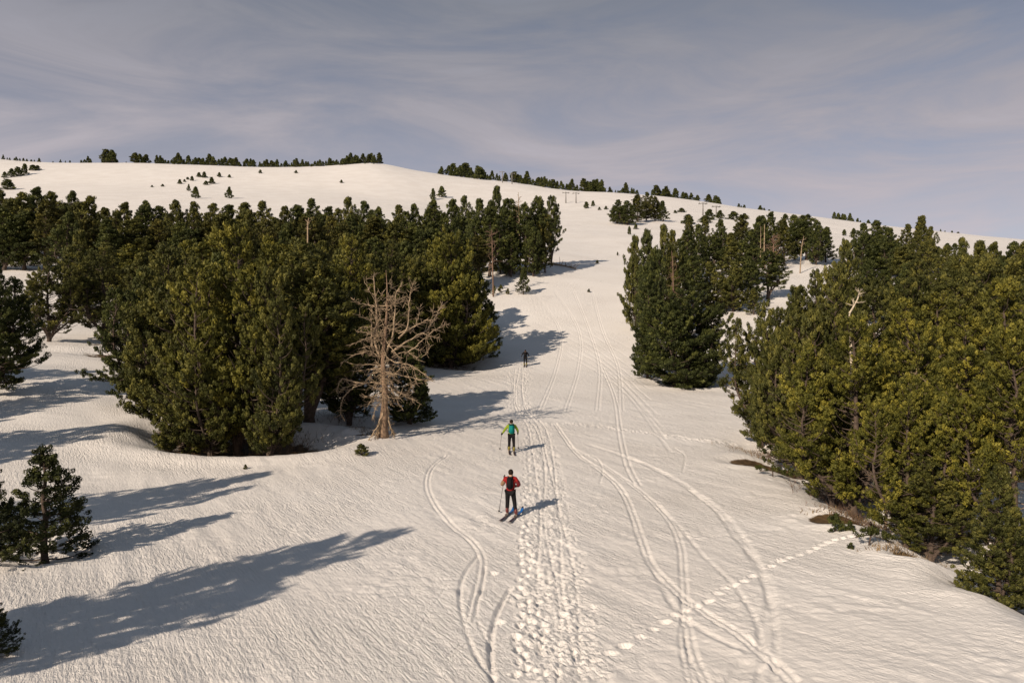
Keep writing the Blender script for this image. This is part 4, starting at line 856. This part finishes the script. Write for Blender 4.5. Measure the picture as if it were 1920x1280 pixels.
def person(loc, rz, label, pose, cols):
    """pose: dict of joints in the person's frame (x right, y forward, z up, feet on z = .07)"""
    e = empty('person', loc, rz); tag(e, label, 'person', 'skiers climbing the slope')
    P = dict(pel=V3(0, 0, .97), sp=V3(0, .03, 1.14), ch=V3(0, .05, 1.36), nk=V3(0, .07, 1.51), hd=V3(0, .10, 1.62), ht=V3(0, .10, 1.70), hpL=V3(-.10, 0, .93), hpR=V3(.10, 0, .93), knL=V3(-.12, .06, .54), knR=V3(.12, .06, .54), anL=V3(-.12, -.01, .16), anR=V3(.12, -.01, .16),
             shL=V3(-.19, .05, 1.43), shR=V3(.19, .05, 1.43), elL=V3(-.3, 0, 1.2), elR=V3(.3, 0, 1.2), wrL=V3(-.3, .2, 1.1), wrR=V3(.3, .2, 1.1))
    P.update({k: V3(*v) for k, v in pose.items()})
    for s in 'LR': P['ft' + s] = P['an' + s] + V3(0, .13, -.08)
    nose = P['hd'] + V3(0, .115, .0); ear = [P['hd'] + V3(sx * .085, 0, 0) for sx in (-1, 1)]
    order = ['pel', 'sp', 'ch', 'nk', 'hd', 'ht', 'hpL', 'knL', 'anL', 'ftL', 'hpR', 'knR', 'anR', 'ftR', 'shL', 'elL', 'wrL', 'shR', 'elR', 'wrR']
    ix = {k: i for i, k in enumerate(order)}; vs_ = [P[k] for k in order] + [nose] + ear
    ed = [(ix[a], ix[b]) for a, b in [('pel', 'sp'), ('sp', 'ch'), ('ch', 'nk'), ('nk', 'hd'), ('hd', 'ht'), ('pel', 'hpL'), ('hpL', 'knL'), ('knL', 'anL'), ('anL', 'ftL'), ('pel', 'hpR'), ('hpR', 'knR'), ('knR', 'anR'), ('anR', 'ftR'), ('ch', 'shL'), ('shL', 'elL'), ('elL', 'wrL'), ('ch', 'shR'), ('shR', 'elR'), ('elR', 'wrR')]] + [(ix['hd'], 20), (ix['hd'], 21), (ix['hd'], 22)]
    rad = dict(pel=(.15, .11), sp=(.135, .10), ch=(.155, .11), nk=.055, hd=.085, ht=.075, shL=.06, shR=.06, elL=.045, elR=.045, wrL=.032, wrR=.032, hpL=.085, hpR=.085, knL=.058, knR=.058, anL=.042, anR=.042, ftL=.04, ftR=.04)
    skin_obj('body', vs_, ed, [rad[k] for k in order] + [.018, .016, .016], M['skin'], e)
    # jacket: torso and arms down to the wrists
    jo = ['sp', 'ch', 'nk', 'shL', 'elL', 'wrL', 'shR', 'elR', 'wrR', 'pel']; jv = [P[k].copy() for k in jo]; jv[2] = P['nk'] - V3(0, .01, .035); jv[9] = P['pel'] + V3(0, 0, -.03)
    jr = [(.165, .125), (.185, .135), .075, .088, .068, .05, .088, .068, .05, (.175, .135)]
    skin_obj('jacket', jv, [(9, 0), (0, 1), (1, 2), (1, 3), (3, 4), (4, 5), (1, 6), (6, 7), (7, 8)], jr, M[cols['jacket']], e)
    for s, c in (('L', cols.get('sleeveL')), ('R', cols.get('sleeveR'))):
        if c:
            a, b, w = P['sh' + s], P['el' + s], P['wr' + s]; st = a * .75 + b * .25
            skin_obj('sleeve', [st, b, b * .1 + w * .9], [(0, 1), (1, 2)], [.092, .076, .058], M[c], e)
    to = ['pel', 'hpL', 'knL', 'anL', 'hpR', 'knR', 'anR']; tv = [P[k].copy() for k in to]; tv[0] = P['pel'] + V3(0, 0, .02); tv[3] = P['anL'] + (P['knL'] - P['anL']) * .22; tv[6] = P['anR'] + (P['knR'] - P['anR']) * .22
    skin_obj('trousers', tv, [(0, 1), (1, 2), (2, 3), (0, 4), (4, 5), (5, 6)], [(.172, .135), .115, .082, .078, .115, .082, .078], M['black_cloth'], e)
    for s in 'LR':
        a = P['an' + s]; b = skin_obj('boot', [a + V3(0, -.01, .2), a + V3(0, 0, .06), a + V3(0, -.03, -.03), a + V3(0, .1, -.05), a + V3(0, .2, -.055)], [(0, 1), (1, 2), (1, 3), (3, 4)], [.078, .068, .055, .056, .045], M[cols['boot']], e, 1)
        sole = MB().tube([a + V3(0, -.09, -.085), a + V3(0, .06, -.085), a + V3(0, .24, -.085)], [.045, .048, .035], 8).build('sole', M['grey_sole'], b)
    # head: hair cap, eyes, mouth
    cap = []; hc = P['hd'] + V3(0, -.012, .035)
    bm = bmesh.new(); bmesh.ops.create_uvsphere(bm, u_segments=16, v_segments=10, radius=1)
    for v in bm.verts:
        n_ = v.co.copy(); f = 1.0 - .25 * max(0, n_.y) * (1 if n_.z < .35 else 0)
        v.co = Vector(hc) + Vector((n_.x * .098 * f, n_.y * .112 * (f if n_.z < .3 else 1), max(n_.z, -.85 if n_.y < .1 else .15) * .115))
    me_ = bpy.data.meshes.new('cap'); bm.to_mesh(me_); bm.free(); me_.materials.append(M[cols['hair']]); me_.polygons.foreach_set('use_smooth', [True] * len(me_.polygons)); link(bpy.data.objects.new(cols.get('hat', 'hair'), me_), e)
    for sx in (-1, 1):
        MB().tube([P['hd'] + V3(sx * .032, .078, .012), P['hd'] + V3(sx * .032, .092, .012)], [.013, .008], 8).build('eye', M['hair'], e)
    MB().tube([P['hd'] + V3(-.025, .083, -.05), P['hd'] + V3(0, .092, -.052), P['hd'] + V3(.025, .083, -.05)], [.006, .008, .006], 6).build('mouth', M['dark_red'], e)
    # hands closed round the pole grips
    grips = {}
    for s in 'LR':
        w = P['wr' + s]; fa = w - P['el' + s]; fa /= np.linalg.norm(fa); ax_ = pose_ax.get((label, s), V3(0, 0, 1)); ax_ = ax_ / np.linalg.norm(ax_); side = np.cross(ax_, fa); side /= np.linalg.norm(side) + 1e-9; fw = np.cross(side, ax_)
        gc = w + fa * .095 + side * .02; grips[s] = (gc, ax_); hv = [w - fa * .01, w + fa * .05]; he = [(0, 1)]; hr = [.036, (.042, .028)]
        for q, off in enumerate((.036, .012, -.012, -.034)):
            ln = (.9, 1.0, .95, .75)[q]; b0 = len(hv); kn = w + fa * .09 * ln + ax_ * off - side * .012
            hv += [kn, gc + fw * .034 * ln + ax_ * off + side * .004, gc + side * .032 + fw * .012 + ax_ * off, gc + side * .022 - fw * .018 + ax_ * off]; hr += [.014, .0125, .012, .010]; he += [(1, b0), (b0, b0 + 1), (b0 + 1, b0 + 2), (b0 + 2, b0 + 3)]
        b0 = len(hv); hv += [w + fa * .045 + ax_ * .03 + side * .02, gc + ax_ * .045 + side * .02 - fw * .02, gc + ax_ * .04 + side * .036 + fw * .008]; hr += [.016, .014, .012]; he += [(1, b0), (b0, b0 + 1), (b0 + 1, b0 + 2)]
        skin_obj('glove', hv, he, hr, M['glove'], e, 0, 1)
    return e, P, grips
def to_world(e, p): return Matrix.Translation(e.location) @ Matrix.Rotation(e.rotation_euler.z, 4, 'Z') @ Vector(p)
def ski(c, ang, label, mtl, L=1.72, slope=0., top=None):
    e = empty('ski', tuple(c), ang); e.rotation_euler.x = slope; tag(e, label, 'ski', 'touring skis on the skiers')
    n = 26; v = []; f = []
    for i in range(n):
        t = i / (n - 1); y = (t - .47) * L; w = .046 + .010 * (2 * t - 1) ** 2; w *= 1 if t < .93 else max(.12, math.sqrt(max(0, 1 - ((t - .93) / .07) ** 2))); w *= 1 if t > .03 else .75
        z = .02 + (.0 if t < .82 else .16 * ((t - .82) / .18) ** 2) + (.03 * ((.06 - t) / .06) ** 2 if t < .06 else 0)
        v += [(-w, y, z), (w, y, z), (w, y, z + .016), (-w, y, z + .016)]
        if i:
            a = 4 * (i - 1); b = 4 * i
            f += [(a + j, a + (j + 1) % 4, b + (j + 1) % 4, b + j) for j in range(4)]
    f += [(0, 3, 2, 1), (4 * n - 4, 4 * n - 3, 4 * n - 2, 4 * n - 1)]
    MB().add(v, f).build('ski_base', M[mtl], e, False)
    if top:   # coloured fore half of the top sheet
        tv = []; tf = []
        for i in range(13, 25):
            a = v[4 * i + 3]; b = v[4 * i + 2]; tv += [(a[0] * .9, a[1], a[2] + .003), (b[0] * .9, b[1], b[2] + .003)]
            if i > 13: k = 2 * (i - 13); tf.append((k - 2, k - 1, k + 1, k))
        MB().add(tv, tf).build('top_sheet', M[top], e, False)
    for (y0, y1, h) in ((-.14, -.06, .075), (.10, .18, .05)):
        bm = bmesh.new(); bmesh.ops.create_cube(bm, size=1, matrix=Matrix.Translation((0, (y0 + y1) / 2 - .02, .036 + h / 2)) @ Matrix.Diagonal((.07, y1 - y0, h, 1))); bmesh.ops.bevel(bm, geom=bm.edges[:], offset=.012, segments=2, affect='EDGES')
        mm = bpy.data.meshes.new('binding'); bm.to_mesh(mm); bm.free(); mm.materials.append(M['pole_metal']); link(bpy.data.objects.new('binding', mm), e)
def pole(grip, tip, label):
    g, t = np.array(grip), np.array(tip); d = (t - g) / np.linalg.norm(t - g); e = empty('ski_pole', tuple(t)); tag(e, label, 'ski pole', 'ski poles held by the skiers')
    MB().tube([g - d * .03 - t, t - t], [.0115, .009], 7).build('shaft', M['pole_metal'], e)
    MB().tube([g - d * .11 - t, g - d * .10 - t, g - d * .06 - t, g + d * .06 - t], [.012, .022, .017, .016], 8).build('grip', M['glove'], e)
    MB().tube([-d * .11, -d * .095, -d * .07], [.05, .045, .012], 12).build('basket', M['glove'], e)
    a = np.cross(d, [1, 0, 0]); MB().tube(spline([g - d * .09 - t, g + a * .05 + d * .02 - t, g + a * .04 + d * .1 - t, g + d * .02 - t], 9), .005, 4).build('strap', M['glove'], e)
def backpack(e0, P, label, mtl, w, h, d):
    c = P['ch'] * .55 + P['sp'] * .45; e = empty('backpack', tuple(to_world(e0, c + V3(0, -.14 - d / 2, -h * .42)))); e.rotation_euler = (R(-8), 0, e0.rotation_euler.z); tag(e, label, 'backpack')
    bm = bmesh.new(); bmesh.ops.create_cube(bm, size=1, matrix=Matrix.Translation((0, 0, h * .5)) @ Matrix.Diagonal((w, d, h, 1))); bmesh.ops.bevel(bm, geom=bm.edges[:], offset=.055, segments=4, affect='EDGES')
    for v in bm.verts:
        t = v.co.z / h; v.co.x *= 1 - .22 * t * t; v.co.y *= 1.05 - .3 * t
    mm = bpy.data.meshes.new('bag'); bm.to_mesh(mm); bm.free(); mm.materials.append(M[mtl]); mm.polygons.foreach_set('use_smooth', [True] * len(mm.polygons)); link(bpy.data.objects.new('bag', mm), e)
    MB().tube(spline([(-w * .38, -d * .45, h * .86), (0, -d * .56, h * .92), (w * .38, -d * .45, h * .86)], 9), .022, 6).build('lid_seam', M['black_cloth'], e)
    for s in (-1, 1):
        MB().tube(spline([(s * w * .25, d * .3, h * .95), (s * w * .42, d * .5 + .16, h * 1.0), (s * w * .45, d * .5 + .29, h * .72), (s * w * .5, d * .4 + .12, h * .2)], 12), .018, 6).build('strap', M['black_cloth'], e)
def slope_at(x, y, a):
    d = .5; dx, dy = -math.sin(a) * d, math.cos(a) * d; return math.atan2(float(base_z(x + dx, y + dy)) - float(base_z(x - dx, y - dy)), 2 * d)
def feet_on(e, P, col, label1, label2, rot=0, top=None, L=1.72):
    for s, lb in (('L', label1), ('R', label2)):
        w = to_world(e, P['an' + s]); a = e.rotation_euler.z + rot; z = float(base_z(w.x, w.y)); ski((w.x, w.y, z + .01), a, lb, col, L, slope_at(w.x, w.y, a), top)
pose_ax = {}
# nearest skier: red top, tan left sleeve, bent arms, one pole planted on the left
lab1 = 'skier in red and black top with bent arms, nearest the camera'
h1 = hit(957, 968); A1 = R(-9)
pose_ax[(lab1, 'L')] = V3(-.02, .0, 1); pose_ax[(lab1, 'R')] = V3(.1, .3, 1)
e1, P1, G1 = person((h1[0], h1[1], h1[2] - .02), A1, lab1, dict(elL=(-.33, .0, 1.17), wrL=(-.27, .18, 1.36), elR=(.34, -.02, 1.20), wrR=(.2, .22, 1.12), knL=(-.12, .07, .56), anL=(-.13, .02, .18), knR=(.15, .02, .55), anR=(.22, -.1, .16), pel=(0, 0, .98)),
    dict(jacket='red_cloth', sleeveL='tan_cloth', sleeveR='dark_red', boot='boot_dark', hair='hair', hat='cap'))
feet_on(e1, P1, 'ski_dark', 'left ski of the nearest skier with a blue fore part', 'right ski of the nearest skier, dark with raised tip', R(-9), 'ski_blue')
g = to_world(e1, G1['L'][0]); t = hit(935, 961); pole(g, t + V3(0, 0, -.02), 'upright pole held in the left hand of the nearest skier')
backpack(e1, P1, 'slim black backpack on the nearest skier in red', 'black_cloth', .27, .46, .13)
# second skier: lime sleeves, teal pack, poles set wide
lab2 = 'skier in lime jacket climbing ahead of the red one'
h2 = hit(959, 848); A2 = R(3)
pose_ax[(lab2, 'L')] = V3(.35, .0, 1); pose_ax[(lab2, 'R')] = V3(-.12, 0, 1)
e2, P2, G2 = person((h2[0], h2[1], h2[2] - .02), A2, lab2, dict(elL=(-.36, .02, 1.22), wrL=(-.46, .16, 1.03), elR=(.33, .03, 1.2), wrR=(.36, .2, 1.05), knL=(-.11, .1, .56), anL=(-.12, .05, .18), knR=(.12, .02, .54), anR=(.13, -.1, .16)),
    dict(jacket='lime_cloth', boot='boot_yellow', hair='hair', hat='cap'))
feet_on(e2, P2, 'ski_dark', 'left ski under the lime-sleeved skier', 'right ski under the lime-sleeved skier')
for s, px, py, lb in (('L', 937, 843, 'left pole of the lime-sleeved skier, slanting far out'), ('R', 972, 841, 'right pole of the lime-sleeved skier, nearly upright')):
    pole(to_world(e2, G2[s][0]), hit(px, py) + V3(0, 0, -.02), lb)
backpack(e2, P2, 'teal backpack on the lime-sleeved skier', 'teal_cloth', .33, .52, .2)
# far skier in black
lab3 = 'distant skier all in black, highest on the track'
h3 = hit(985, 686); A3 = R(-4)
pose_ax[(lab3, 'L')] = V3(.1, .0, 1); pose_ax[(lab3, 'R')] = V3(-.1, 0, 1)
e3, P3, G3 = person((h3[0], h3[1], h3[2] - .02), A3, lab3, dict(elL=(-.34, .02, 1.24), wrL=(-.38, .22, 1.12), elR=(.34, .03, 1.22), wrR=(.38, .18, 1.06), ch=(0, .09, 1.35), nk=(0, .13, 1.5), hd=(0, .17, 1.6), ht=(0, .18, 1.68)),
    dict(jacket='black_cloth', boot='boot_yellow', hair='hair', hat='hood'))
feet_on(e3, P3, 'ski_dark', 'left ski of the distant black-clad skier', 'right ski of the distant black-clad skier')
for s, px, py, lb in (('L', 977, 684, 'left pole of the distant black-clad skier'), ('R', 992, 684, 'right pole of the distant black-clad skier')):
    pole(to_world(e3, G3[s][0]), hit(px, py) + V3(0, 0, -.02), lb)
backpack(e3, P3, 'black backpack on the distant skier', 'black_cloth', .3, .48, .18)
